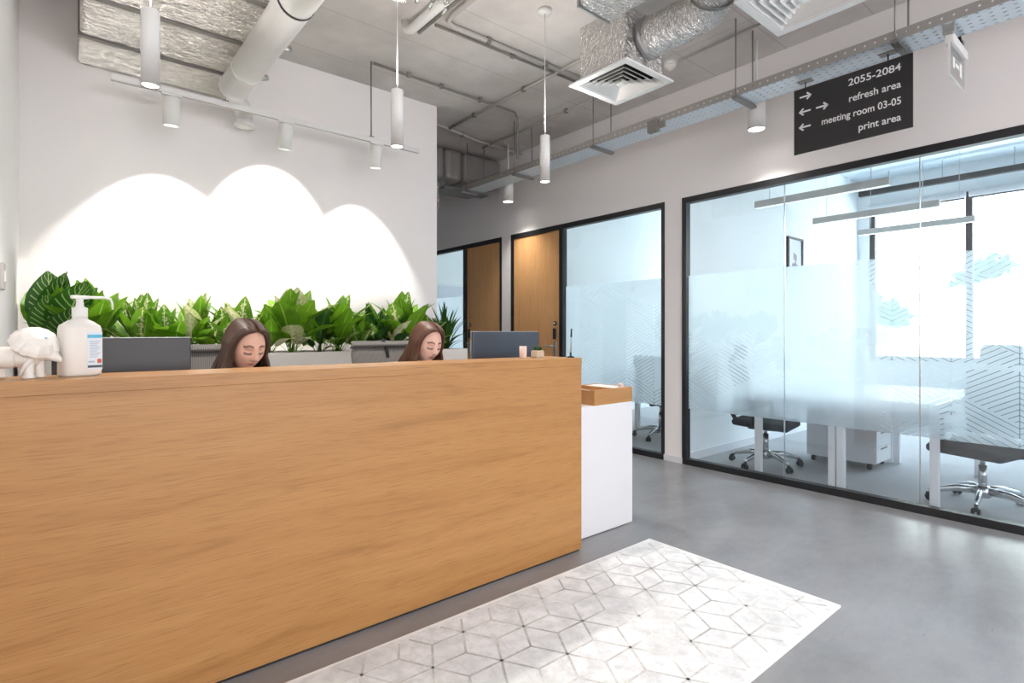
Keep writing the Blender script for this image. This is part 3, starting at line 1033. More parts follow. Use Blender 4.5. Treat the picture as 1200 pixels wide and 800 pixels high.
# ------------------------------------------------------------------ planter and plants
p = thing('planter', 'long pale planter cabinet along the white wall behind the desk', 'planter', (1.4, 4.45, 0))
PX0, PX1, PY0, PY1, PZ = -0.18, 2.96, 4.22, 4.70, 1.1
for k in range(4):
    x0 = PX0 + (PX1 - PX0) * k / 4
    x1 = PX0 + (PX1 - PX0) * (k + 1) / 4
    dr = MB().box(x0 + 0.002, x1 - 0.002, PY0, PY0 + 0.018, 0.08, 0.78).build('cabinet_door', 'planter_paint', p)
    MB().rbox(x0 + 0.06, x0 + 0.16, PY0 - 0.02, PY0, 0.72, 0.735, 0.004).build('handle', 'silver', dr)
MB().box(PX0, PX1, PY0 + 0.018, PY1, 0.08, 0.78).build('body', 'planter_paint', p)
MB().box(PX0 + 0.02, PX1 - 0.02, PY0 + 0.05, PY1, 0, 0.08).build('plinth', 'black_frame', p)
b = MB()
b.box(PX0, PX1, PY0, PY0 + 0.02, 0.785, PZ).box(PX0, PX1, PY1 - 0.02, PY1, 0.785, PZ)
b.box(PX0, PX0 + 0.02, PY0 + 0.02, PY1 - 0.02, 0.785, PZ).box(PX1 - 0.02, PX1, PY0 + 0.02, PY1 - 0.02, 0.785, PZ)
b.build('plant_trough', 'planter_paint', p)
MB().box(PX0 + 0.02, PX1 - 0.02, PY0 + 0.02, PY1 - 0.02, 0.785, 1.06).build('soil', 'soil', p)

LEAFM = {}
def leaf_mesh(key, L, Wd, th0, th1, pet, shape, mat):
    """leaf growing up from the origin and bending towards +x"""
    if key in LEAFM:
        return LEAFM[key]
    b = MB()
    uvl = b.bm.loops.layers.uv.new('UVMap')
    n = 14
    P, T = [], []
    x = z = 0.0
    for i in range(n + 1):
        s = i / n
        th = th0 + (th1 - th0) * s ** 1.4
        P.append((x, z)); T.append(th)
        x += math.sin(th) * L / n
        z += math.cos(th) * L / n
    k0 = int(round(pet * n))
    # petiole
    pr = [Vector((P[i][0], 0, P[i][1])) for i in range(k0 + 2)]
    b.tube(pr, [0.006 * (1 - 0.4 * i / (k0 + 1)) for i in range(k0 + 2)], 5)
    rows = []
    for i in range(k0, n + 1):
        s = (i - k0) / (n - k0)
        if shape == 'ovate':
            wd = Wd * (math.sin(PI * min(1, s * 0.97 + 0.02) ** 0.75)) ** 0.85
        elif shape == 'round':
            wd = Wd * math.sqrt(max(0, 1 - (2 * s - 1.0) ** 2)) ** 0.9
        else:
            wd = Wd * (min(1, s * 5 + 0.25)) * (1 - s ** 2.2)
        wd = max(wd, 0.0008)
        nx, nz = -math.cos(T[i]), math.sin(T[i])    # upper-side normal
        r = []
        for u in (-1, -0.5, 0, 0.5, 1):
            lift = (0.22 * abs(u) + 0.10 * math.sin(s * 17 + u * 2) * abs(u) * 0.5) * wd
            r.append(b.bm.verts.new((P[i][0] + nx * lift, u * wd, P[i][1] + nz * lift)))
        rows.append((s, r))
    for (s0, r0), (s1, r1) in zip(rows, rows[1:]):
        for k in range(4):
            f = b.bm.faces.new((r0[k], r0[k + 1], r1[k + 1], r1[k]))
            f.smooth = True
            for lp, (uu, vv) in zip(f.loops, ((k / 4, s0), ((k + 1) / 4, s0), ((k + 1) / 4, s1), (k / 4, s1))):
                lp[uvl].uv = (uu, vv)
    me = b.mesh('leaf')
    me.materials.append(M[mat])
    LEAFM[key] = me
    return me
def plant(name, label, x, y, h, kind, mat, n, spread=1.0, seed=0, wide=1.0, mat2=None, group='plants in the planter'):
    rd = random.Random(seed)
    t = thing(name, label, 'plant', (x, y, 1.058), 0, group)
    for k in range(n):
        f = k / max(1, n - 1)          # 0 inner upright .. 1 outer arching
        mt = mat2 if (mat2 and k % 3 == 1) else mat
        lv = 0 if f < 0.34 else (1 if f < 0.7 else 2)
        var = k % 2
        th0 = (0.08, 0.3, 0.6)[lv]
        th1 = (0.45, 1.2, 2.0)[lv] * spread * (1 if var else 0.8)
        key = (kind, lv, var, mt, round(wide, 2), round(spread, 2))
        if kind == 'ovate':
            me = leaf_mesh(key, 1.0, 0.15 * wide, th0, th1, 0.36, 'ovate', mt)
        elif kind == 'round':
            me = leaf_mesh(key, 1.0, 0.2 * wide, th0, th1, 0.38, 'round', mt)
        else:
            me = leaf_mesh(key, 1.0, 0.05 * wide, th0, th1, 0.12, 'strap', mt)
        o = bpy.data.objects.new('leaf', me)
        COL.objects.link(o)
        o.parent = t
        sc_ = h * (1.05, 1.05, 0.98)[lv] * rd.uniform(0.8, 1.05)
        if lv == 2 and k % 2:
            sc_ *= 0.72
        o.scale = (sc_, sc_, sc_)
        az = k * 2.39996 + rd.uniform(-0.35, 0.35) + seed
        # leaves that would reach into a wall turn the other way
        reach = (0.22, 0.52, 0.66)[lv] * sc_ + 0.05
        if y + reach * math.sin(az) > YB - 0.03:
            az = -az
        if x + reach * math.cos(az) < -0.17:
            az = PI - az
        o.rotation_euler = (rd.uniform(-0.08, 0.08), rd.uniform(-0.1, 0.1), az)
        o.location = (rd.uniform(-0.025, 0.025), rd.uniform(-0.025, 0.025), 0)
    MB().tube([(0, 0, -0.02), (0, 0, 0.05), (0.005, 0, 0.10)], [0.018, 0.014, 0.008], 7).build('stem', 'leaf_dark', t, local=True)
plant('calathea', 'broad dark striped plant in the corner by the left wall', -0.03, 4.42, 0.55, 'ovate', 'leaf_calathea', 24, 0.7, 1, 1.4, 'leaf_green')
plant('leafy_plant', 'leafy green plant just behind the pump bottle', 0.17, 4.44, 0.50, 'ovate', 'leaf_green', 20, 0.8, 2, 1.15)
plant('leafy_plant', 'variegated plant above the dark monitor', 0.42, 4.46, 0.44, 'ovate', 'leaf_variegated', 30, 0.95, 3, 0.85, 'leaf_green')
plant('leafy_plant', 'narrow-leaved variegated plant between the dark monitor and the left woman', 0.75, 4.45, 0.45, 'ovate', 'leaf_green', 30, 0.9, 4, 0.85, 'leaf_cream_backlit')
plant('leafy_plant', 'pale leafy plant right behind the left woman', 1.04, 4.46, 0.44, 'ovate', 'leaf_variegated', 24, 0.9, 5, 1.0, 'leaf_cream_backlit')
plant('leafy_plant', 'largest broad-leaved plant just right of the left woman', 1.42, 4.42, 0.53, 'ovate', 'leaf_green', 34, 0.95, 6, 1.25, 'leaf_cream_backlit')
plant('leafy_plant', 'long-leaved plant with white blotches left of the grey chair', 1.80, 4.45, 0.50, 'ovate', 'leaf_green', 30, 1.0, 7, 1.05, 'leaf_variegated')
plant('leafy_plant', 'short upright plant above the grey chair behind the right woman', 2.12, 4.46, 0.42, 'ovate', 'leaf_dark', 30, 0.7, 8, 0.9, 'leaf_variegated')
plant('leafy_plant', 'tall bright green plant left of the right woman', 2.40, 4.44, 0.53, 'ovate', 'leaf_green', 34, 0.9, 9, 1.1, 'leaf_variegated')
for px_, hh, md, m2, sd, lb in ((0.58, 0.37, 'leaf_green', 'leaf_variegated', 21, 'low bushy plant over the right end of the dark monitor'),
                               (0.90, 0.36, 'leaf_variegated', 'leaf_green', 22, 'low pale plant left of the head of the left woman'),
                               (1.23, 0.38, 'leaf_green', 'leaf_cream_backlit', 23, 'low plant filling the gap at the right shoulder of the left woman'),
                               (1.62, 0.38, 'leaf_dark', 'leaf_green', 24, 'low dark plant right of the largest broad-leaved plant'),
                               (1.97, 0.36, 'leaf_green', 'leaf_variegated', 25, 'low plant at the left edge of the grey chair with the strap'),
                               (2.27, 0.36, 'leaf_dark', 'leaf_cream_backlit', 26, 'low dark plant left of the tall bright green plant'),
                               (2.62, 0.38, 'leaf_green', 'leaf_variegated', 27, 'low plant hidden partly by the head of the right woman')):
    plant('leafy_plant', lb, px_, 4.38, hh, 'ovate', md, 18, 1.05, sd, 1.05, m2)
plant('dracaena', 'dark strap-leaved plant at the right end behind the right woman', 2.84, 4.42, 0.46, 'strap', 'leaf_dark', 36, 1.1, 10, 1.15)

# ------------------------------------------------------------------ people
def capsules(b, pts, rads, n=14):
    for p, r in zip(pts, rads):
        b.ball(p, r, r, r, n, 10)
    for i in range(len(pts) - 1):
        p, q = Vector(pts[i]), Vector(pts[i + 1])
        if (q - p).length > 1e-5:
            b.tube([p, q], [rads[i], rads[i + 1]], n)
def gauss(p, c, s):
    return math.exp(-(((p[0] - c[0]) / s[0]) ** 2 + ((p[1] - c[1]) / s[1]) ** 2))
def head_bm():
    """head with face towards -y, centre of the skull at the origin, about 0.225 tall"""
    t = bmesh.new()
    bmesh.ops.create_uvsphere(t, u_segments=72, v_segments=60, radius=1)
    for v in t.verts:
        x, y, z = v.co
        X, Yy, Zz = x * 0.075, y * 0.095, z * 0.112
        if z < 0:                                   # jaw narrows
            k = min(1, -z)
            X *= 1 - 0.30 * k ** 1.6
            if y > 0:
                Yy *= 1 - 0.35 * k ** 1.3
            else:
                Yy *= 1 - 0.04 * k
        if y < 0:                                   # flatter face
            fx, fz = X, Zz
            front = min(1.0, -y * 1.4)
            flat = 0.012 * (1 - (abs(X) / 0.075) ** 2)
            Yy += flat * 0.4 * front
            d = 0
            d += 0.030 * gauss((fx, fz), (0, -0.028), (0.0105, 0.012))      # tip of the nose
            d += 0.017 * gauss((fx, fz), (0, -0.008), (0.0085, 0.022))      # bridge
            d += 0.007 * gauss((abs(fx), fz), (0.011, -0.033), (0.006, 0.006))
            d -= 0.014 * gauss((abs(fx), fz), (0.029, 0.005), (0.014, 0.010))   # sockets
            d += 0.006 * gauss((abs(fx), fz), (0.030, 0.001), (0.011, 0.006))   # lids
            d += 0.005 * gauss((abs(fx), fz), (0.028, 0.022), (0.022, 0.007))   # brows
            d += 0.005 * gauss((abs(fx), fz), (0.040, -0.026), (0.018, 0.018))  # cheeks
            d += 0.008 * gauss((fx, fz), (0, -0.054), (0.017, 0.0045))      # upper lip
            d += 0.0085 * gauss((fx, fz), (0, -0.064), (0.014, 0.005))      # lower lip
            d -= 0.004 * gauss((fx, fz), (0, -0.0592), (0.020, 0.0016))
            d -= 0.004 * gauss((fx, fz), (0, -0.075), (0.014, 0.005))
            d += 0.010 * gauss((fx, fz), (0, -0.094), (0.018, 0.013))       # chin
            Yy -= d * front
        v.co = (X, Yy, Zz)
    return t
def tint(p, brow):
    """colour factors at a head-local point on the face"""
    x, y, z = p
    c = [1.0, 1.0, 1.0]
    if y < -0.02:
        ax = abs(x)
        def blend(k, rgb):
            for i in range(3):
                c[i] = c[i] * (1 - k) + c[i] * rgb[i] * k
        lips = max(gauss((x, z), (0, -0.055), (0.018, 0.0042)), gauss((x, z), (0, -0.0635), (0.015, 0.0048)))
        blend(min(1, lips * 1.25) * (1 if ax < 0.026 else 0), (0.74, 0.36, 0.38))
        blend(0.6 * gauss((x, z), (0, -0.0592), (0.02, 0.0014)), (0.5, 0.3, 0.3))  # shade of the crease between the lips, painted in
        zb = 0.0245 + 0.005 * math.sin(min(1, max(0, (ax - 0.012) / 0.03)) * PI)
        if 0.011 < ax < 0.049:
            blend(min(1, 1.1 * math.exp(-((z - zb) / 0.0046) ** 4)), brow)
        zl = -0.0045 - 0.0035 * math.cos((ax - 0.03) / 0.016 * PI / 2)
        if 0.015 < ax < 0.046:
            blend(min(1, 1.2 * math.exp(-((z - zl) / 0.0042) ** 2)), (0.10, 0.08, 0.08))
        blend(0.6 * gauss((ax, z), (0.03, 0.007), (0.015, 0.008)), (0.74, 0.56, 0.52))  # eyelid shading painted into the skin colour
        blend(0.35 * gauss((ax, z), (0.040, -0.026), (0.018, 0.016)), (1.0, 0.80, 0.76))
        blend(0.8 * gauss((ax, z), (0.0065, -0.039), (0.0035, 0.0025)), (0.4, 0.25, 0.22))  # nostril recesses darkened by colour
    return c
def remesh(b, voxel, smooth_it, name):
    me = b.mesh('tmp')
    o = bpy.data.objects.new('tmp', me)
    COL.objects.link(o)
    md = o.modifiers.new('r', 'REMESH')
    md.mode = 'VOXEL'
    md.voxel_size = voxel
    md.use_smooth_shade = True
    if smooth_it:
        ms = o.modifiers.new('s', 'SMOOTH')
        ms.factor = 0.5
        ms.iterations = smooth_it
    dg = bpy.context.evaluated_depsgraph_get()
    res = bpy.data.meshes.new_from_object(o.evaluated_get(dg))
    res.name = name
    bpy.data.objects.remove(o)
    bpy.data.meshes.remove(me)
    for pl in res.polygons:
        pl.use_smooth = True
    return res
def person(label, loc, rz, skin, hairm, top, pitch, yaw, roll, seed):
    rd = random.Random(seed)
    t = thing('person', label, 'person', loc, rz)
    HC = Vector((0, -0.33, 1.188))                  # centre of the skull
    HM = Matrix.Translation(HC) @ Euler((pitch, roll, yaw), 'XYZ').to_matrix().to_4x4()
    b = MB()
    spine = [(0, 0.02, 0.57), (0, 0.0, 0.70), (0, -0.05, 0.84), (0, -0.12, 0.97), (0, -0.17, 1.04)]
    neck = [(0, -0.18, 1.03), (0, -0.235, 1.085), (0, -0.285, 1.13)]
    def arm(s):
        return [(s * 0.05, -0.155, 1.02), (s * 0.155, -0.165, 1.015), (s * 0.215, -0.215, 0.82), (s * 0.13, -0.39, 0.795), (s * 0.12, -0.425, 0.79)]
    def leg(s):
        return [(s * 0.085, 0.0, 0.565), (s * 0.1, -0.2, 0.575), (s * 0.1, -0.41, 0.555), (s * 0.1, -0.38, 0.32), (s * 0.1, -0.36, 0.09)]
    capsules(b, spine, [0.125, 0.11, 0.112, 0.105, 0.08])
    b.ball((0.06, -0.14, 0.95), 0.07); b.ball((-0.06, -0.14, 0.95), 0.07)
    b.ball((0.07, 0.02, 0.57), 0.1); b.ball((-0.07, 0.02, 0.57), 0.1)
    capsules(b, neck, [0.055, 0.046, 0.045])
    for s in (-1, 1):
        capsules(b, arm(s), [0.05, 0.052, 0.038, 0.026, 0.026])
        capsules(b, leg(s), [0.085, 0.075, 0.055, 0.05, 0.035])
        capsules(b, [(s * 0.1, -0.36, 0.07), (s * 0.1, -0.42, 0.045), (s * 0.105, -0.52, 0.032)], [0.036, 0.036, 0.028])
        # hand lying on the keyboard: palm, four fingers, thumb
        wv = Vector((s * 0.12, -0.425, 0.79))
        b.ball((wv.x - s * 0.004, wv.y - 0.045, 0.792), 0.036, 0.045, 0.014, 16, 10)
        for k in range(4):
            fx = wv.x - s * 0.004 + (k - 1.5) * 0.0185
            ln = (0.066, 0.078, 0.073, 0.056)[k if s > 0 else 3 - k]
            y0 = wv.y - 0.078
            capsules(b, [(fx, y0, 0.795), (fx, y0 - ln * 0.45, 0.799), (fx, y0 - ln * 0.8, 0.789), (fx, y0 - ln, 0.777)], [0.009, 0.0085, 0.008, 0.007], 8)
        capsules(b, [(wv.x - s * 0.032, wv.y - 0.025, 0.79), (wv.x - s * 0.052, wv.y - 0.05, 0.787), (wv.x - s * 0.056, wv.y - 0.078, 0.782)], [0.012, 0.0095, 0.0085], 8)
    b.merge(head_bm(), HM)
    for s in (-1, 1):                              # ears
        te = MB(); te.ball((s * 0.073, 0.012, -0.012), 0.009, 0.018, 0.03, 12, 10)
        b.merge(te.bm, HM)
    me = remesh(b, 0.0033, 1, 'body')
    me.materials.append(M[skin])
    inv = HM.inverted()
    ca = me.color_attributes.new('tint', 'FLOAT_COLOR', 'POINT')
    for i, v in enumerate(me.vertices):
        p = inv @ v.co
        c = tint(p, (0.2, 0.14, 0.11)) if abs(p.z) < 0.12 and p.length < 0.16 else (1, 1, 1)
        ca.data[i].color = (*c, 1)
    body = bpy.data.objects.new('body', me)
    COL.objects.link(body)
    body.parent = t
    # sweater, trousers, shoes
    b = MB()
    capsules(b, [(0, 0.03, 0.60)] + spine[1:], [0.137, 0.128, 0.128, 0.118, 0.088])
    b.ball((0.06, -0.145, 0.95), 0.08); b.ball((-0.06, -0.145, 0.95), 0.08)
    for s in (-1, 1):
        a = arm(s)
        capsules(b, a[:4], [0.062, 0.066, 0.052, 0.036])
    capsules(b, [neck[0], (0, -0.205, 1.055)], [0.075, 0.058])
    sw = remesh(b, 0.011, 4, 'sweater')
    sw.materials.append(M[top])
    o = bpy.data.objects.new('sweater', sw); COL.objects.link(o); o.parent = t
    b = MB()
    b.ball((0, 0.02, 0.585), 0.135, 0.13, 0.11)
    b.ball((0.07, 0.02, 0.58), 0.115, 0.115, 0.1); b.ball((-0.07, 0.02, 0.58), 0.115, 0.115, 0.1)
    for s in (-1, 1):
        capsules(b, leg(s), [0.1, 0.088, 0.068, 0.06, 0.052])
    tr_ = remesh(b, 0.012, 4, 'trousers')
    tr_.materials.append(M['trousers'])
    o = bpy.data.objects.new('trousers', tr_); COL.objects.link(o); o.parent = t
    for s in (-1, 1):
        b = MB()
        capsules(b, [(s * 0.1, -0.345, 0.05), (s * 0.1, -0.42, 0.05), (s * 0.105, -0.53, 0.038)], [0.044, 0.046, 0.036])
        for v in b.bm.verts:
            v.co.z = max(v.co.z, 0.002)
        sh = remesh(b, 0.008, 3, 'shoe')
        sh.materials.append(M['shoe'])
        o = bpy.data.objects.new('shoe', sh); COL.objects.link(o); o.parent = t
    # hair: a cap over the skull plus locks parted in the middle that hang to the chest
    b = MB()
    uvl = b.bm.loops.layers.uv.new('UVMap')
    t2 = bmesh.new()
    bmesh.ops.create_uvsphere(t2, u_segments=48, v_segments=36, radius=1)
    kill = []
    for v in t2.verts:
        x, y, z = v.co
        hair_line = -0.55 + 0.9 * max(0, 0.62 - z) + (0.25 * abs(x) if z < 0.75 else 0)
        if y < hair_line or z < -0.55:
            kill.append(v)
        v.co = (x * 0.081, y * 0.1015 if z > 0 else y * 0.097, z * 0.119)
    bmesh.ops.delete(t2, geom=kill, context='VERTS')
    for f in t2.faces:
        f.smooth = True
    b.merge(t2, HM)
    nl = 30
    for s in (-1, 1):
        for k in range(nl):
            f = k / (nl - 1)
            y0 = -0.078 + 0.165 * f
            pts, rr = [], []
            for a in range(0, 8):
                al = R(4 + 14.5 * a)
                yy = y0 + (0.036 - 0.024 * f) * (math.sin(al * 0.85) ** 1.1) * (1 - f * 0.6)
                q = math.sqrt(max(0.12, 1 - (yy / 0.108) ** 2))
                lp = Vector((s * (0.002 + 0.086 * q * math.sin(al)), yy, 0.1205 * (0.45 + 0.55 * q) * math.cos(al) if al < PI / 2 else 0.1205 * math.cos(al)))
                pts.append(HM @ lp)
            last = pts[-1]
            dl = rd.uniform(0.2, 0.30)
            out = s * (0.018 + 0.02 * rd.random())
            back = 0.10 * f + 0.02 + (0.05 if f > 0.25 else 0.0)
            for j in range(1, 7):
                g = j / 6
                pts.append(last + Vector((out * math.sin(g * PI * 0.6) + rd.uniform(-.003, .003), back * g ** 0.9, -dl * g)))
            rad = [0.006] + [0.0115] * 8 + [0.0115, 0.011, 0.0105, 0.009, 0.006, 0.002]
            rad = rad[:len(pts)] if len(rad) >= len(pts) else rad + [0.003] * (len(pts) - len(rad))
            n0 = len(b.bm.faces)
            b.tube(pts, rad, 7, flat=0.75)
    b.bm.faces.ensure_lookup_table()
    for fc in b.bm.faces:
        for lp in fc.loops:
            co = lp.vert.co
            lp[uvl].uv = (math.atan2(co.x - HC.x, co.y - HC.y) * 2.0, co.z * 3)
    b.build('hair', hairm, t, local=True)
    return t
person('woman with long brown centre-parted hair looking down, left of the two behind the counter', (0.665, 3.045, 0), R(0), 'skin_warm', 'hair_brown', 'sweater_dark', R(20), R(13), R(0), 1)
person('woman with straight auburn hair looking down, right of the two behind the counter', (1.625, 3.05, 0), R(0), 'skin_pale', 'hair_auburn', 'sweater_cream', R(17), R(4), R(4), 2)

# ------------------------------------------------------------------ rug
r = thing('rug', 'pale grey rug with a worn pattern of cubes in front of the counter', 'rug', (1.25, 1.48, 0))
RX0, RX1, RY0, RY1 = -0.25, 2.735, 0.955, 2.0
MB().box(RX0 + 0.012, RX1 - 0.012, RY0 + 0.012, RY1 - 0.012, 0.001, 0.011).build('pile', 'rug_pile', r)
b = MB()
b.box(RX0, RX1, RY0, RY0 + 0.012, 0.001, 0.0115).box(RX0, RX1, RY1 - 0.012, RY1, 0.001, 0.0115)
b.box(RX0, RX0 + 0.012, RY0 + 0.012, RY1 - 0.012, 0.001, 0.0115).box(RX1 - 0.012, RX1, RY0 + 0.012, RY1 - 0.012, 0.001, 0.0115)
b.build('bound_edge', 'rug_edge', r)
b = MB()
a = 0.148
for i in range(-14, 26):
    for j in range(-14, 26):
        cx = 0.4 + a * math.sqrt(3) * (i * math.cos(R(30)) + j * math.cos(R(90)))
        cy = 1.1 + a * math.sqrt(3) * (i * math.sin(R(30)) + j * math.sin(R(90)))
        for k in range(6):
            an = R(60 * k)
            ex, ey = cx + a * math.cos(an), cy + a * math.sin(an)
            # clip to the rug
            pts = [(cx, cy), (ex, ey)]
            t0, t1 = 0.0, 1.0
            ok = True
            for p0, dd, lo, hi in ((cx, ex - cx, RX0 + 0.04, RX1 - 0.04), (cy, ey - cy, RY0 + 0.04, RY1 - 0.04)):
                if abs(dd) < 1e-9:
                    if not lo < p0 < hi: ok = False
                    continue
                u0, u1 = (lo - p0) / dd, (hi - p0) / dd
                t0, t1 = max(t0, min(u0, u1)), min(t1, max(u0, u1))
            if not ok or t1 - t0 < 0.05:
                continue
            x0, y0 = cx + (ex - cx) * t0, cy + (ey - cy) * t0
            L = a * (t1 - t0)
            b.box(0, L, -0.0045, 0.0045, 0.0105, 0.0117, mtx=Matrix.Translation((x0, y0, 0)) @ Matrix.Rotation(an, 4, 'Z'))
o = b.build('woven_lines', 'rug_line', r)
o['kind'] = 'stuff'

# ------------------------------------------------------------------ lamps
def pendant(x, y, label, zc=H):
    t = thing('pendant_lamp', label, 'lamp', (x, y, 2.33), 0, 'white tube pendants over the counter')
    MB().lathe([(0.032, 0.012), (0.036, 0.0), (0.036, 0.33), (0.034, 0.333), (0.006, 0.333), (0.006, 0.345), (0, 0.345)], n=24).build('shade', 'white_metal', t, local=True)
    MB().lathe([(0, 0.006), (0.0315, 0.006), (0.0315, 0.012), (0, 0.012)], n=24).build('diffuser', 'lamp_glow', t, local=True)
    MB().tube([(0, 0, 0.34), (0, 0, zc - 2.33 - 0.02)], 0.003, 6).build('cord', 'white_plastic', t, local=True)
    MB().lathe([(0, -0.03), (0.05, -0.03), (0.05, 0), (0, 0)], 0, 0, zc - 2.33, 20).build('canopy', 'white_metal', t, local=True)
    lamp_spot('pendant_bulb', (x, y, 2.328), (x, y, 0), 68, 130, 1.0)
    lamp_spot('pendant_uplight', (x + 0.02, y, 2.70), (x, y, 4), 14, 165, 0.6)
pendant(0.31, 2.86, 'white tube pendant lamp nearest the left wall, in front of the foil duct', 3.098)
pendant(1.52, 2.88, 'white tube pendant lamp in the middle, in front of the track end', 3.238)
pendant(2.69, 2.87, 'white tube pendant lamp at the right, over the corridor corner')
def downlight(x, y, label, power=59, color=(1, 0.96, 0.9)):
    t = thing('ceiling_tube_lamp', label, 'lamp', (x, y, 2.86), 0, 'wide tube lamps behind the cable tray')
    MB().lathe([(0.058, 0.012), (0.065, 0.0), (0.065, 0.24), (0.062, 0.243), (0, 0.243)], n=28).build('shade', 'white_metal', t, local=True)
    MB().lathe([(0, 0.005), (0.057, 0.005), (0.057, 0.012), (0, 0.012)], n=24).build('diffuser', 'lamp_glow', t, local=True)
    MB().tube([(0, 0, 0.24), (0, 0, H - 2.86)], 0.01, 8).build('stem', 'white_metal', t, local=True)
    lamp_spot('tube_bulb', (x, y, 2.855), (x, y, 0), power, 108 if power < 60 else 130, 1.0, color)
downlight(4.27, 2.10, 'wide white tube lamp left of the black sign')
downlight(4.27, 5.22, 'wide white tube lamp far down the corridor')

downlight(2.55, 0.75, 'added tube lamp above the rug, out of view, to brighten it', 88, (0.97, 0.98, 1.0))  # two lamps added out of view to brighten rug and floor
downlight(2.55, -1.0, 'added unseen tube lamp behind the camera that brightens the floor', 110, (0.97, 0.98, 1.0))

# lighting track with three spots
t = thing('lighting_track', 'white lighting track hanging in front of the reception wall', 'track', (1.39, 4.37, 2.885))
MB().box(0.26, 2.52, 4.35, 4.39, 2.882, 2.918).build('rail', 'white_metal', t)
MB().box(0.26, 2.52, 4.363, 4.377, 2.879, 2.883).build('rail_slot', 'conduit', t)
for x in (0.93, 2.06):
    MB().tube([(x, 4.37, 2.912), (x, 4.37, H)], 0.007 if x > 1 else 0.003, 8).build('hanger_rod', 'rod_steel', t)
    MB().rbox(x - 0.02, x + 0.02, 4.355, 4.385, 2.912, 2.93, 0.003).build('hanger_clip', 'rod_steel', t)
def track_spot(x, tilt, power, ang, label):
    t = thing('track_spotlight', label, 'spotlight', (x, 4.37, 2.70), 0, 'spotlights on the white track')
    MB().rbox(-0.06, 0.06, -0.016, 0.016, 0.168, 0.183, 0.003).build('adapter', 'white_metal', t, local=True)
    MB().tube([(0, 0, 0.16), (0, 0, 0.175)], 0.012, 10).build('joint', 'white_metal', t, local=True)
    mt = Matrix.Translation((0, 0, 0.16)) @ Matrix.Rotation(R(tilt), 4, 'X')
    MB().lathe([(0.0, 0.0), (0.047, 0.0), (0.05, -0.004), (0.05, -0.19), (0.044, -0.19), (0.043, -0.165), (0, -0.165)], n=28, mtx=mt).build('housing', 'white_metal', t, local=True)
    MB().lathe([(0, -0.168), (0.042, -0.168), (0.042, -0.172), (0, -0.172)], n=24, mtx=mt).build('lens', 'lamp_glow', t, local=True)
    src = Vector((x, 4.37, 2.70)) + (mt @ Vector((0, 0, -0.196)))
    return src
for x, tilt, zt, pw, ang, lb in ((0.596, 6, 2.43, 105, 82, 'white track spotlight nearest the left wall'),
                                (1.354, 10, 2.64, 120, 82, 'white track spotlight in the middle of the track'),
                                (2.11, 6, 2.43, 82, 72, 'white track spotlight at the right end of the track')):
    src = track_spot(x, tilt, pw, ang, lb)
    up = math.atan2(YB - src.y, src.z - zt)          # angle from straight down to the upper edge of the beam
    ax = up - R(ang) / 2
    lamp_spot('track_bulb', src, src + Vector((0, math.sin(ax), -math.cos(ax))), pw, ang, 0.4, (1.0, 0.95, 0.9), 0.02)

# ------------------------------------------------------------------ ducts and services
# large foil-wrapped duct over the reception, in flanged sections
t = thing('foil_duct', 'large foil-wrapped air duct under the ceiling at the upper left', 'duct', (0.48, 3.4, 3.1))
ys = [4.80, 4.33, 3.80, 3.27, 2.74, 2.2]
for y1, y0 in zip(ys, ys[1:]):
    b = MB().rbox(0.1, 1.02, y0 + 0.012, y1 - 0.012, 3.1, 3.5, 0.02, 2)
    b.build('duct_section', 'foil_bright', t)
for y in ys[1:-1]:
    MB().box(0.092, 1.028, y - 0.014, y + 0.014, 3.092, 3.508).build('flange', 'conduit_dark', t)
for x, y in ((0.16, 4.25), (0.92, 4.25), (0.16, 3.2), (0.92, 3.2)):
    MB().tube([(x, y, 3.5), (x, y, H)], 0.005, 6).build('hanger_rod', 'rod_steel', t)
# spiral pipe
t = thing('round_pipe', 'pale round ventilation pipe crossing the upper left with a black clamp', 'pipe', (0.96, 3.3, 2.9))
MB().tube([(0.96, 1.6, 2.99), (0.96, 4.26, 2.99)], 0.095, 28).build('pipe_body', 'spiral_duct', t)
for y, mt in ((2.93, 'black_plastic'), (3.9, 'spiral_duct'), (4.25, 'spiral_duct')):
    MB().tube([(0.96, y - 0.008, 2.99), (0.96, y + 0.008, 2.99)], 0.0985, 28).build('clamp_ring', mt, t)
MB().tube([(0.96, 4.25, 3.0), (0.985, 4.42, 3.03), (1.03, 4.52, 3.03), (1.09, 4.58, 3.0), (1.12, 4.61, 2.93)], [0.06, 0.06, 0.062, 0.062, 0.06], 16).build('flexible_elbow', 'spiral_duct', t)
MB().lathe([(0.0, 0.02), (0.03, 0.02), (0.05, 0.0), (0.075, -0.004), (0.075, 0.01), (0.062, 0.035), (0.06, 0.07), (0, 0.07)], 1.12, 4.62, 2.86, 24).build('outlet_ring', 'spiral_duct', t)
MB().tube([(1.072, 1.6, 3.02), (1.072, 4.1, 3.02)], 0.016, 8).build('side_pipe', 'white_metal', t)
for y in (2.6, 3.55, 4.05):
    MB().tube([(1.072, y, 3.02), (1.13, y, 3.04)], 0.02, 8).build('valve', 'steel', t)
for y in (2.3, 3.6):
    MB().tube([(1.06, y, 3.0), (1.06, y, H)], 0.004, 6).build('hanger_rod', 'rod_steel', t)
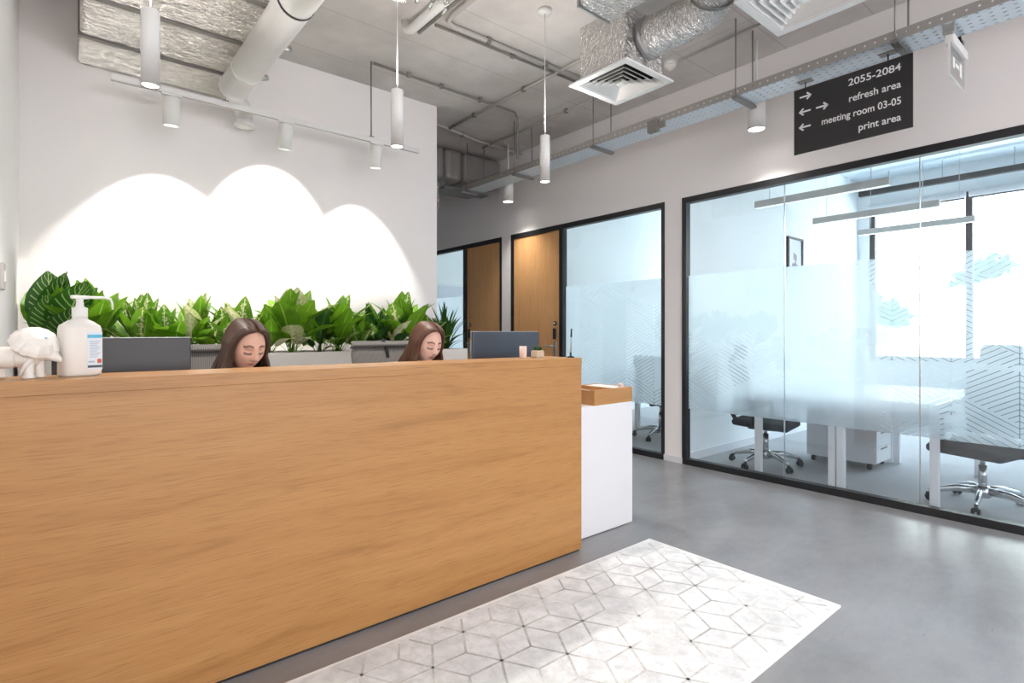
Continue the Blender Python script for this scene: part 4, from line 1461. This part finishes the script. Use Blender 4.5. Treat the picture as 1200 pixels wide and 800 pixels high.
# fan coil with crumpled foil
t = thing('fan_coil_unit', 'foil-wrapped fan coil unit under the ceiling above the middle pendant', 'duct', (1.6, 2.0, 3.22))
MB().rbox(1.27, 1.62, 0.6, 2.98, 3.24, 3.5, 0.02).build('casing', 'foil_bright', t)
b = MB().rbox(1.66, 1.86, 1.2, 2.86, 3.27, 3.48, 0.03, 2)
bmesh.ops.subdivide_edges(b.bm, edges=b.bm.edges[:], cuts=3, use_grid_fill=True)
rd = random.Random(5)
for v in b.bm.verts:
    v.co += Vector((rd.uniform(-1, 1), rd.uniform(-1, 1), rd.uniform(-1, 1))) * 0.012
b.build('foil_wrap', 'foil', t)
for x in (1.66, 1.75, 1.85):
    MB().tube([(x, 2.87, 3.26), (x, 2.91, 3.24)], 0.012, 8).build('bolt', 'steel', t)
MB().tube([(1.64, 2.95, 3.5), (1.64, 2.95, H)], 0.006, 6).build('hanger_rod', 'rod_steel', t)
tag(MB().tube([(1.99, 1.0, 3.47), (1.99, 3.55, 3.47), (1.99, 3.62, 3.5), (1.99, 3.64, 3.57)], 0.034, 12).build('water_pipe', 'white_metal'),
    'thick white pipe under the ceiling beside the crumpled foil', 'pipe')
tag(MB().tube([(2.08, 1.0, 3.5), (2.08, 3.6, 3.5)], 0.014, 8).build('water_pipe', 'conduit_dark'),
    'thin dark pipe running beside the thick white ceiling pipe', 'pipe')

# conduits on the concrete
CZ = 3.542
def conduit(pts, r, mat, label, clips=()):
    t = thing('conduit', label, 'conduit', pts[0], 0, 'conduits on the concrete ceiling')
    MB().tube(pts, r, 8).build('tube', mat, t)
    for c in clips:
        MB().rbox(c[0] - 0.018, c[0] + 0.018, c[1] - 0.018, c[1] + 0.018, c[2] - r - 0.004, 3.568, 0.003).build('clip', 'conduit_dark', t)
conduit([(2.19, 1.0, CZ), (2.19, 3.30, CZ), (2.21, 3.39, CZ), (2.28, 3.43, CZ), (3.84, 3.40, CZ)], 0.02, 'conduit', 'pale conduit bending from the thick white pipe towards the plenum box', ((2.6, 3.42, CZ), (3.2, 3.41, CZ)))
conduit([(2.16, 3.50, CZ), (3.9, 3.47, CZ)], 0.01, 'conduit_dark', 'thin dark conduit running beside the bent pale conduit', ((2.9, 3.485, CZ),))
conduit([(2.06, 4.33, CZ), (3.66, 4.36, CZ), (3.70, 4.37, 3.5), (3.70, 4.37, 3.07)], 0.012, 'conduit_dark', 'dark conduit from the track rod across to the cable tray', ((2.4, 4.335, CZ), (2.75, 4.342, CZ), (3.2, 4.35, CZ)))
conduit([(3.38, 2.2, CZ), (3.38, 5.2, CZ)], 0.014, 'conduit', 'pale conduit running along the corridor left of the plenum box', ((3.38, 3.9, CZ), (3.38, 4.7, CZ)))
conduit([(4.05, 3.0, CZ), (4.05, 5.45, CZ)], 0.012, 'conduit', 'pale conduit above the cable tray far down the corridor', ((4.05, 4.0, CZ),))
conduit([(3.05, 5.12, CZ), (3.9, 5.3, CZ), (4.57, 5.32, CZ)], 0.016, 'conduit', 'farthest pale conduit crossing the corridor ceiling', ((3.6, 5.24, CZ),))
conduit([(4.03, 2.65, CZ), (3.97, 0.4, CZ)], 0.01, 'conduit', 'thin conduit leading to the smoke detector', ((4.0, 1.6, CZ),))
t = thing('smoke_detector', 'small white smoke detector on the ceiling right of the square diffuser', 'detector', (4.04, 2.74, 3.5))
MB().lathe([(0.055, 0.07), (0.055, 0.045), (0.05, 0.04), (0, 0.04)], n=24).build('base', 'white_plastic', t, local=True)
MB().lathe([(0, 0.0), (0.018, 0.0), (0.03, 0.015), (0.045, 0.022), (0.047, 0.04), (0, 0.04)], n=24).build('sensor', 'ceramic', t, local=True)

# square ceiling diffusers
def diffuser(cx, cy, z, s, label, box):
    t = thing('air_diffuser', label, 'diffuser', (cx, cy, z), 0, 'square air diffusers')
    h = s / 2
    # outer flange as a frame
    b = MB()
    k = h - 0.045
    b.box(-h, h, -h, -k, 0, 0.012).box(-h, h, k, h, 0, 0.012).box(-h, -k, -k, k, 0, 0.012).box(k, h, -k, k, 0, 0.012)
    b.build('outer_frame', 'white_metal', t, local=True)
    # nested pyramid vanes, each a sloped square ring
    for i in range(5):
        a0 = k - 0.004 - i * (k - 0.02) / 5
        a1 = a0 - (k - 0.02) / 5 * 0.95
        z0 = 0.004 - i * 0.002
        z0, zz = z0 + 0.034, z0
        b = MB()
        o0 = [b.bm.verts.new(p) for p in ((-a0, -a0, zz), (a0, -a0, zz), (a0, a0, zz), (-a0, a0, zz))]
        i0 = [b.bm.verts.new(p) for p in ((-a1, -a1, z0), (a1, -a1, z0), (a1, a1, z0), (-a1, a1, z0))]
        o1 = [b.bm.verts.new(v.co + Vector((0, 0, 0.003))) for v in o0]
        i1 = [b.bm.verts.new(v.co + Vector((0, 0, 0.003))) for v in i0]
        for q in range(4):
            q2 = (q + 1) % 4
            b.bm.faces.new((o0[q], i0[q], i0[q2], o0[q2]))
            b.bm.faces.new((o1[q], o1[q2], i1[q2], i1[q]))
            b.bm.faces.new((i0[q], i1[q], i1[q2], i0[q2]))
            b.bm.faces.new((o0[q], o0[q2], o1[q2], o1[q]))
        b.build('vane', 'white_metal', t, local=True)
    MB().box(-0.024, 0.024, -0.024, 0.024, -0.006, 0.0).build('centre_plate', 'white_metal', t, local=True)
    MB().box(-h + 0.062, h - 0.062, -h + 0.062, h - 0.062, 0.055, 0.06).build('slot_shade', 'slot_dark', t, local=True)  # black sheet standing in for the shade inside the slots
    pb = h - 0.055
    b = MB().rbox(-pb, pb, -pb, pb, 0.061, box, 0.004)
    q = pb + 0.001
    b.box(-q, q, -q, -q + 0.004, 0.012, 0.07).box(-q, q, q - 0.004, q, 0.012, 0.07).box(-q, -q + 0.004, -q, q, 0.012, 0.07).box(q - 0.004, q, -q, q, 0.012, 0.07)
    b.build('plenum_box', 'foil', t, local=True)
    return t
diffuser(2.99, 2.425, 2.965, 0.505, 'white square air diffuser on a foil box near the middle of the ceiling', 0.40)
diffuser(2.96, 1.20, 2.965, 0.505, 'white square air diffuser cut by the top edge of the picture', 0.40)
# round insulated duct of the first diffuser
t = thing('round_duct', 'shiny round foil duct bending out of the plenum box', 'duct', (2.99, 2.0, 3.05))
pts = []
for k in range(6):
    pts.append((2.99, 2.195 - 0.07 * k, 3.185))
for k in range(1, 9):
    a = R(90 * k / 8)
    pts.append((2.99 - 0.22 * (1 - math.cos(a)), 1.845 - 0.22 * math.sin(a), 3.185 + 0.10 * (1 - math.cos(a))))
pts += [(2.7, 1.625, 3.285), (2.64, 1.625, 3.285)]
rdd = random.Random(3)
MB().tube(pts, [0.125 + rdd.uniform(-0.004, 0.005) for _ in pts], 24).build('flexible_duct', 'foil', t)
MB().tube([(2.99, 2.2, 3.185), (2.99, 2.17, 3.185)], 0.135, 24).build('collar', 'steel', t)
p0, p1 = Vector(pts[9]), Vector(pts[10])
MB().tube([p0, p0 + (p1 - p0) * 0.4], 0.133, 24).build('clamp_ring', 'rod_steel', t)
t = thing('main_duct', 'rectangular foil duct coming down behind the first square diffuser', 'duct', (2.5, 1.5, 3.2))
MB().rbox(2.36, 2.63, -1.5, 2.22, 3.17, 3.5, 0.015).build('duct_body', 'foil', t)
MB().box(2.355, 2.635, 2.22, 2.235, 3.165, 3.505).build('end_flange', 'steel', t)

# cable tray along the corridor
TX0, TX1, TZ0, TZ1 = 3.86, 4.10, 3.0, 3.06
t = thing('cable_tray', 'long perforated steel cable tray hanging along the corridor wall', 'cable tray', (3.98, 2.4, TZ0))
MB().box(TX0, TX1, -2.2, 5.65, TZ0, TZ0 + 0.002).build('tray_bottom', 'tray_steel_daylit', t)
for x in (TX0, TX1):
    MB().box(x - 0.001, x + 0.001, -2.2, 5.65, TZ0, TZ1).build('tray_side', 'tray_side', t)
for y in (-0.6, 1.05, 2.05, 3.45, 4.6, 5.5):
    for x in (TX0 - 0.008, TX1 + 0.008):
        MB().tube([(x, y, TZ0 - 0.03), (x, y, H)], 0.0055, 6).build('hanger_rod', 'rod_steel', t)
    MB().box(TX0 - 0.03, TX1 + 0.03, y - 0.02, y + 0.02, TZ0 - 0.025, TZ0 - 0.003).build('bracket', 'rod_steel', t)
for k, (x, rr, mt) in enumerate(((3.92, 0.009, 'black_plastic'), (3.97, 0.012, 'conduit'), (4.03, 0.008, 'conduit_dark'))):
    MB().tube([(x, -2.2, TZ0 + 0.014), (x + 0.01, 0.5, TZ0 + 0.03), (x - 0.01, 2.0, TZ0 + 0.014), (x + 0.005, 4, TZ0 + 0.014), (x, 5.65, TZ0 + 0.014)], rr, 6).build('cable', mt, t)
MB().tube([(3.9, 2.78, 3.08), (3.9, 5.65, 3.08)], 0.007, 6).build('feed_conduit', 'conduit', t)
jb = tag(MB().rbox(3.82, 3.87, 2.72, 2.82, 2.93, 3.03, 0.006).rbox(3.83, 3.86, 2.66, 2.72, 2.95, 3.0, 0.004).build('junction_box', 'conduit_dark'),
         'small grey junction box on the cable tray below the diffuser', 'junction box')

# hanging sign
def text_mesh(s, width, height, bold=0.012):
    cu = bpy.data.curves.new('txt', 'FONT')
    cu.body = s
    cu.size = 1.0
    cu.offset = bold
    o = bpy.data.objects.new('txt', cu)
    COL.objects.link(o)
    dg = bpy.context.evaluated_depsgraph_get()
    me = bpy.data.meshes.new_from_object(o.evaluated_get(dg))
    bpy.data.objects.remove(o)
    xs = [v.co.x for v in me.vertices]
    x0, x1 = min(xs), max(xs)
    k = width / (x1 - x0)
    for v in me.vertices:
        v.co = ((v.co.x - x0) * k - width, v.co.y * height, 0)     # right edge at x = 0
    return me
SX, SY0, SY1, SZ0, SZ1 = 4.0, 0.998, 1.695, 2.50, 2.953
t = thing('direction_sign', 'black hanging sign with white room directions and arrows', 'sign', (SX, (SY0 + SY1) / 2, SZ0))
board = MB().box(SX - 0.004, SX + 0.004, SY0, SY1, SZ0, SZ1).build('board', 'sign_black', t)
FM = Matrix(((0, 0, -1, 0), (-1, 0, 0, 0), (0, 1, 0, 0), (0, 0, 0, 1)))     # text x -> -y, text y -> z, facing -x
def on_sign(me, y, z, name):
    me.transform(Matrix.Translation((SX - 0.0052, y, z)) @ FM)
    me.transform(Matrix.Translation(-WL[t.name]))
    me.materials.append(M['sign_white'])
    o = bpy.data.objects.new(name, me)
    COL.objects.link(o)
    o.parent = board
    return o
SH = SZ1 - SZ0
for s, wd, fr in (('2055-2084', 0.292, 0.185), ('refresh area', 0.288, 0.42), ('meeting room 03-05', 0.455, 0.645), ('print area', 0.232, 0.87)):
    on_sign(text_mesh(s, wd, 0.064, 0.0115), SY0 + 0.06, SZ1 - SH * fr, 'lettering')
def arrow(y, z, dr):
    b = MB()
    w_, L = 0.0055, 0.036
    b.box(-L, L, -w_, w_, 0, 0.001)
    for s in (-1, 1):
        b.box(-0.034, 0.003, -w_, w_, 0, 0.001, mtx=Matrix.Translation((L, 0, 0)) @ Matrix.Rotation(s * R(42), 4, 'Z'))
    me = b.mesh('arrow')
    if dr < 0:
        me.transform(Matrix.Rotation(PI, 4, 'Z'))
    on_sign(me, y, z, 'arrow')
for y, fr, dr in ((SY1 - 0.075, 0.135, 1), (SY1 - 0.075, 0.365, -1), (SY1 - 0.182, 0.365, 1), (SY1 - 0.075, 0.60, -1)):
    arrow(y, SZ1 - SH * fr, dr)
for y in (SY1 - 0.075, SY0 + 0.13):
    MB().tube([(SX, y, SZ1 - 0.01), (SX, y, TZ0 - 0.002)], 0.004, 6).build('hook', 'black_plastic', t)
    MB().rbox(SX - 0.03, SX + 0.03, y - 0.045, y + 0.045, TZ0 - 0.008, TZ0 - 0.001, 0.002).build('hook_plate', 'rod_steel', t)

# acrylic emergency sign under the tray
t = thing('exit_sign', 'clear acrylic emergency sign hanging edge-on under the cable tray', 'sign', (4.07, 0.80, 2.72))
MB().rbox(3.90, 4.24, 0.78, 0.825, 2.90, 2.95, 0.006).build('housing', 'white_metal', t)
MB().box(3.90, 4.24, 0.798, 0.806, 2.72, 2.90).build('panel', 'acrylic', t)
MB().box(3.90, 4.24, 0.797, 0.807, 2.716, 2.72).build('panel_edge', 'white_plastic', t)
MB().box(3.8985, 3.90, 0.797, 0.807, 2.716, 2.9).build('panel_edge', 'white_plastic', t)
b = MB()
b.box(3.96, 4.0, 0.7965, 0.7978, 2.78, 2.84).box(4.02, 4.1, 0.7965, 0.7978, 2.80, 2.82).box(4.12, 4.17, 0.7965, 0.7978, 2.77, 2.85)
b.build('pictogram', 'white_plastic', t)
MB().box(3.88, 3.93, 0.775, 0.83, 2.95, 3.0).box(4.17, 4.21, 0.79, 0.815, 2.95, 3.0).build('mount', 'steel', t)
MB().tube([(4.13, 0.80, 2.95), (4.15, 0.80, 2.985), (4.14, 0.805, 3.03)], 0.008, 6).build('cable', 'black_plastic', t)

# big duct crossing the far corridor, and the pipe that drops from it
t = thing('crossing_duct', 'large grey wrapped duct crossing the far end of the corridor', 'duct', (3.8, 6.0, 3.15))
b = MB()
n = 20
for i, (x, dx) in enumerate(((3.02, 0), (3.4, 0), (3.7, 0), (4.0, 0), (4.57, 0))):
    pass
segs = [(3.0, 3.38), (3.385, 3.68), (3.685, 3.95), (3.955, 4.57)]
for x0, x1 in segs:
    MB().rbox(x0, x1, 5.72 - 0.02 * (x0 % 0.2), 6.5, 3.16, 3.55, 0.07, 4).build('wrapped_section', 'duct_grey', t)
MB().tube([(3.55, 5.95, 3.3), (3.55, 5.95, 3.05), (3.52, 5.9, 2.85), (3.4, 5.86, 2.72), (3.1, 5.85, 2.68)], 0.16, 20).build('drop_pipe', 'foil', t)
MB().box(3.72, 4.4, 5.8, 5.95, 3.06, 3.09).build('support_rail', 'rod_steel', t)
MB().tube([(3.78, 5.86, 3.07), (3.78, 5.86, H)], 0.012, 8).build('hanger_rod', 'rod_steel', t)
MB().tube([(4.3, 5.86, 3.07), (4.3, 5.86, H)], 0.006, 8).build('hanger_rod', 'rod_steel', t)

# thermostat on the left wall
t = thing('wall_switch', 'small grey switch panel on the left wall', 'switch', (-0.2, 3.34, 1.44))
MB().rbox(-0.2, -0.185, 3.29, 3.375, 1.44, 1.56, 0.004).build('plate', 'conduit', t)
MB().rbox(-0.186, -0.18, 3.305, 3.36, 1.475, 1.525, 0.002).build('button', 'white_plastic', t)

# ------------------------------------------------------------------ furniture in the offices
def white_desk(x0, x1, y0, y1, label, group):
    t = thing('office_desk', label, 'desk', ((x0 + x1) / 2, (y0 + y1) / 2, 0), 0, group)
    MB().rbox(x0, x1, y0, y1, 0.715, 0.74, 0.003, 1).build('tabletop', 'white_lacquer', t)
    for x in (x0 + 0.005, x1 - 0.055):
        for y in (y0 + 0.004, y1 - 0.054):
            MB().box(x, x + 0.05, y, y + 0.05, 0, 0.715).build('leg', 'white_lacquer', t)
        MB().box(x, x + 0.05, y0 + 0.054, y1 - 0.054, 0.665, 0.715).build('crossbar', 'white_lacquer', t)
    for y in (y0 + 0.05, y1 - 0.08):
        MB().box(x0 + 0.055, x1 - 0.055, y, y + 0.03, 0.68, 0.715).build('rail', 'white_lacquer', t)
white_desk(4.75, 6.2, 1.70, 2.36, 'white office desk behind the long glazing, next to the chair with headrest on the left', 'white desks in the glass office')
white_desk(4.75, 6.2, 1.035, 1.695, 'white office desk behind the long glazing, nearer the right edge of the picture', 'white desks in the glass office')
white_desk(5.72, 7.1, 3.72, 4.42, 'white desk in the second glass room', 'desk in the second room')
t = thing('pedestal_cabinet', 'white rolling pedestal cabinet under the office desks', 'cabinet', (5.88, 2.0, 0))
MB().box(5.66, 6.06, 1.7, 2.28, 0.06, 0.5).build('body', 'white_lacquer', t)
for k in range(3):
    dr = MB().box(5.664, 6.056, 1.685, 1.7, 0.065 + k * 0.146, 0.065 + k * 0.146 + 0.14).build('drawer', 'white_lacquer', t)
    MB().box(5.78, 5.94, 1.68, 1.686, 0.19 + k * 0.146 - 0.01, 0.19 + k * 0.146 + 0.004).build('handle', 'conduit_dark', dr)
for x in (5.7, 6.02):
    for y in (1.75, 2.23):
        MB().lathe([(0, -0.015), (0.026, -0.015), (0.03, 0), (0.026, 0.015), (0, 0.015)], n=14, mtx=Matrix.Translation((x, y, 0.03)) @ Matrix.Rotation(R(90), 4, 'X')).build('caster', 'black_plastic', t)
def linear_lamp(x, y0, y1, z, label):
    t = thing('linear_lamp', label, 'lamp', (x, (y0 + y1) / 2, z), 0, 'linear office lamps')
    MB().box(x - 0.03, x + 0.03, y0, y1, z + 0.004, z + 0.075).build('housing', 'conduit', t)
    MB().box(x - 0.025, x + 0.025, y0 + 0.005, y1 - 0.005, z, z + 0.005).build('diffuser', 'lamp_glow_soft', t)
    for y in (y0 + 0.15, y1 - 0.15):
        MB().tube([(x, y, z + 0.07), (x, y, 3.5)], 0.003, 6).build('cord', 'steel', t)
linear_lamp(5.80, 1.62, 2.86, 2.585, 'linear pendant lamp nearest the long glazing')
linear_lamp(7.20, 1.56, 2.82, 2.585, 'middle linear pendant lamp in the glass office')
linear_lamp(8.50, 1.50, 2.75, 2.585, 'linear pendant lamp nearest the office window')
linear_lamp(6.9, 3.3, 4.75, 2.585, 'linear pendant lamp in the second glass room')
def round_light(x, y, z, label):
    t = thing('ceiling_light', label, 'lamp', (x, y, z - 0.02), 0, 'round ceiling lights')
    MB().lathe([(0.07, 0), (0.09, 0), (0.09, 0.02), (0, 0.02)], n=24).build('ring', 'white_metal', t, local=True)
    MB().lathe([(0, 0.002), (0.07, 0.002), (0.07, 0.01), (0, 0.01)], n=24).build('diffuser', 'lamp_glow', t, local=True)
    lamp_spot('ceiling_bulb', (x, y, z - 0.03), (x, y, 0), 25, 150, 0.8, (0.9, 0.97, 1.0))
round_light(6.2, 4.6, 3.5, 'round ceiling light in the second glass room')
round_light(6.0, 7.4, 3.5, 'round ceiling light in the farthest glass room')
t = thing('wall_picture', 'small black framed print on the white office wall', 'picture', (7.2, 2.99, 1.6))
PXa, PXb, PZa, PZb = 6.86, 7.28, 1.86, 2.43
e = 0.022
for nm, bx in (('frame_bar', (PXa, PXb, PZa, PZa + e)), ('frame_bar', (PXa, PXb, PZb - e, PZb)), ('frame_bar', (PXa, PXa + e, PZa + e, PZb - e)), ('frame_bar', (PXb - e, PXb, PZa + e, PZb - e))):
    MB().box(bx[0], bx[1], 2.97, 3.0, bx[2], bx[3]).build(nm, 'black_frame', t)
pr = MB().box(PXa + e, PXb - e, 2.988, 2.999, PZa + e, PZb - e).build('print', 'picture_print', t)
b = MB()
rd = random.Random(9)
for k in range(10):
    x = rd.uniform(PXa + 0.13, PXb - 0.15); z = rd.uniform(PZa + 0.08, PZb - 0.22)
    b.box(x, x + rd.uniform(.03, .07), 2.986, 2.988, z, z + rd.uniform(.03, .09))
b.build('print_motif', 'picture_ink', pr)
t = thing('wall_picture', 'large pale framed panel on the wall of the farthest glass room', 'picture', (6.2, 9.0, 1.6))
MB().box(5.6, 6.5, 9.02, 9.05, 1.3, 2.2).build('frame', 'white_lacquer', t)
MB().box(5.64, 6.46, 9.012, 9.02, 1.34, 2.16).build('print', 'picture_print', t)
t = thing('blind_cassette', 'pale roller blind cassette along the top of the office window', 'blind', (9.2, 1.0, 2.98))
MB().tube([(9.19, -0.95, 3.07), (9.19, 1.68, 3.07)], 0.05, 14).build('roll', 'white_lacquer', t)
MB().tube([(9.19, 1.72, 3.07), (9.19, 2.84, 3.07)], 0.05, 14).build('roll', 'white_lacquer', t)
MB().box(9.14, 9.16, -0.95, 1.68, 3.0, 3.02).build('bottom_bar', 'black_frame', t)
MB().box(9.14, 9.16, 1.72, 2.84, 3.0, 3.02).build('bottom_bar', 'black_frame', t)
t = thing('black_trunking', 'long black trunking hanging above the office window', 'trunking', (8.9, 1.0, 3.2))
MB().box(8.85, 8.93, -1.3, 2.86, 3.2, 3.27).build('channel', 'black_frame', t)
for y in (0.0, 1.2, 1.9, 2.5):
    MB().tube([(8.89, y, 3.27), (8.89, y, 3.5)], 0.005, 6).build('hanger_rod', 'steel', t)
t = thing('office_duct', 'round foil duct under the ceiling of the glass office', 'duct', (6.5, 1.2, 3.1))
MB().tube([(6.35, -1.45, 3.28), (6.35, 1.2, 3.28), (6.37, 2.0, 3.26), (6.4, 2.35, 3.26)], 0.16, 20).build('duct_body', 'foil', t)
MB().rbox(6.15, 6.65, 1.45, 1.95, 3.08, 3.44, 0.01).build('plenum_box', 'foil', t)
MB().box(6.1, 6.7, 1.4, 2.0, 3.06, 3.08).build('grille', 'white_metal', t)
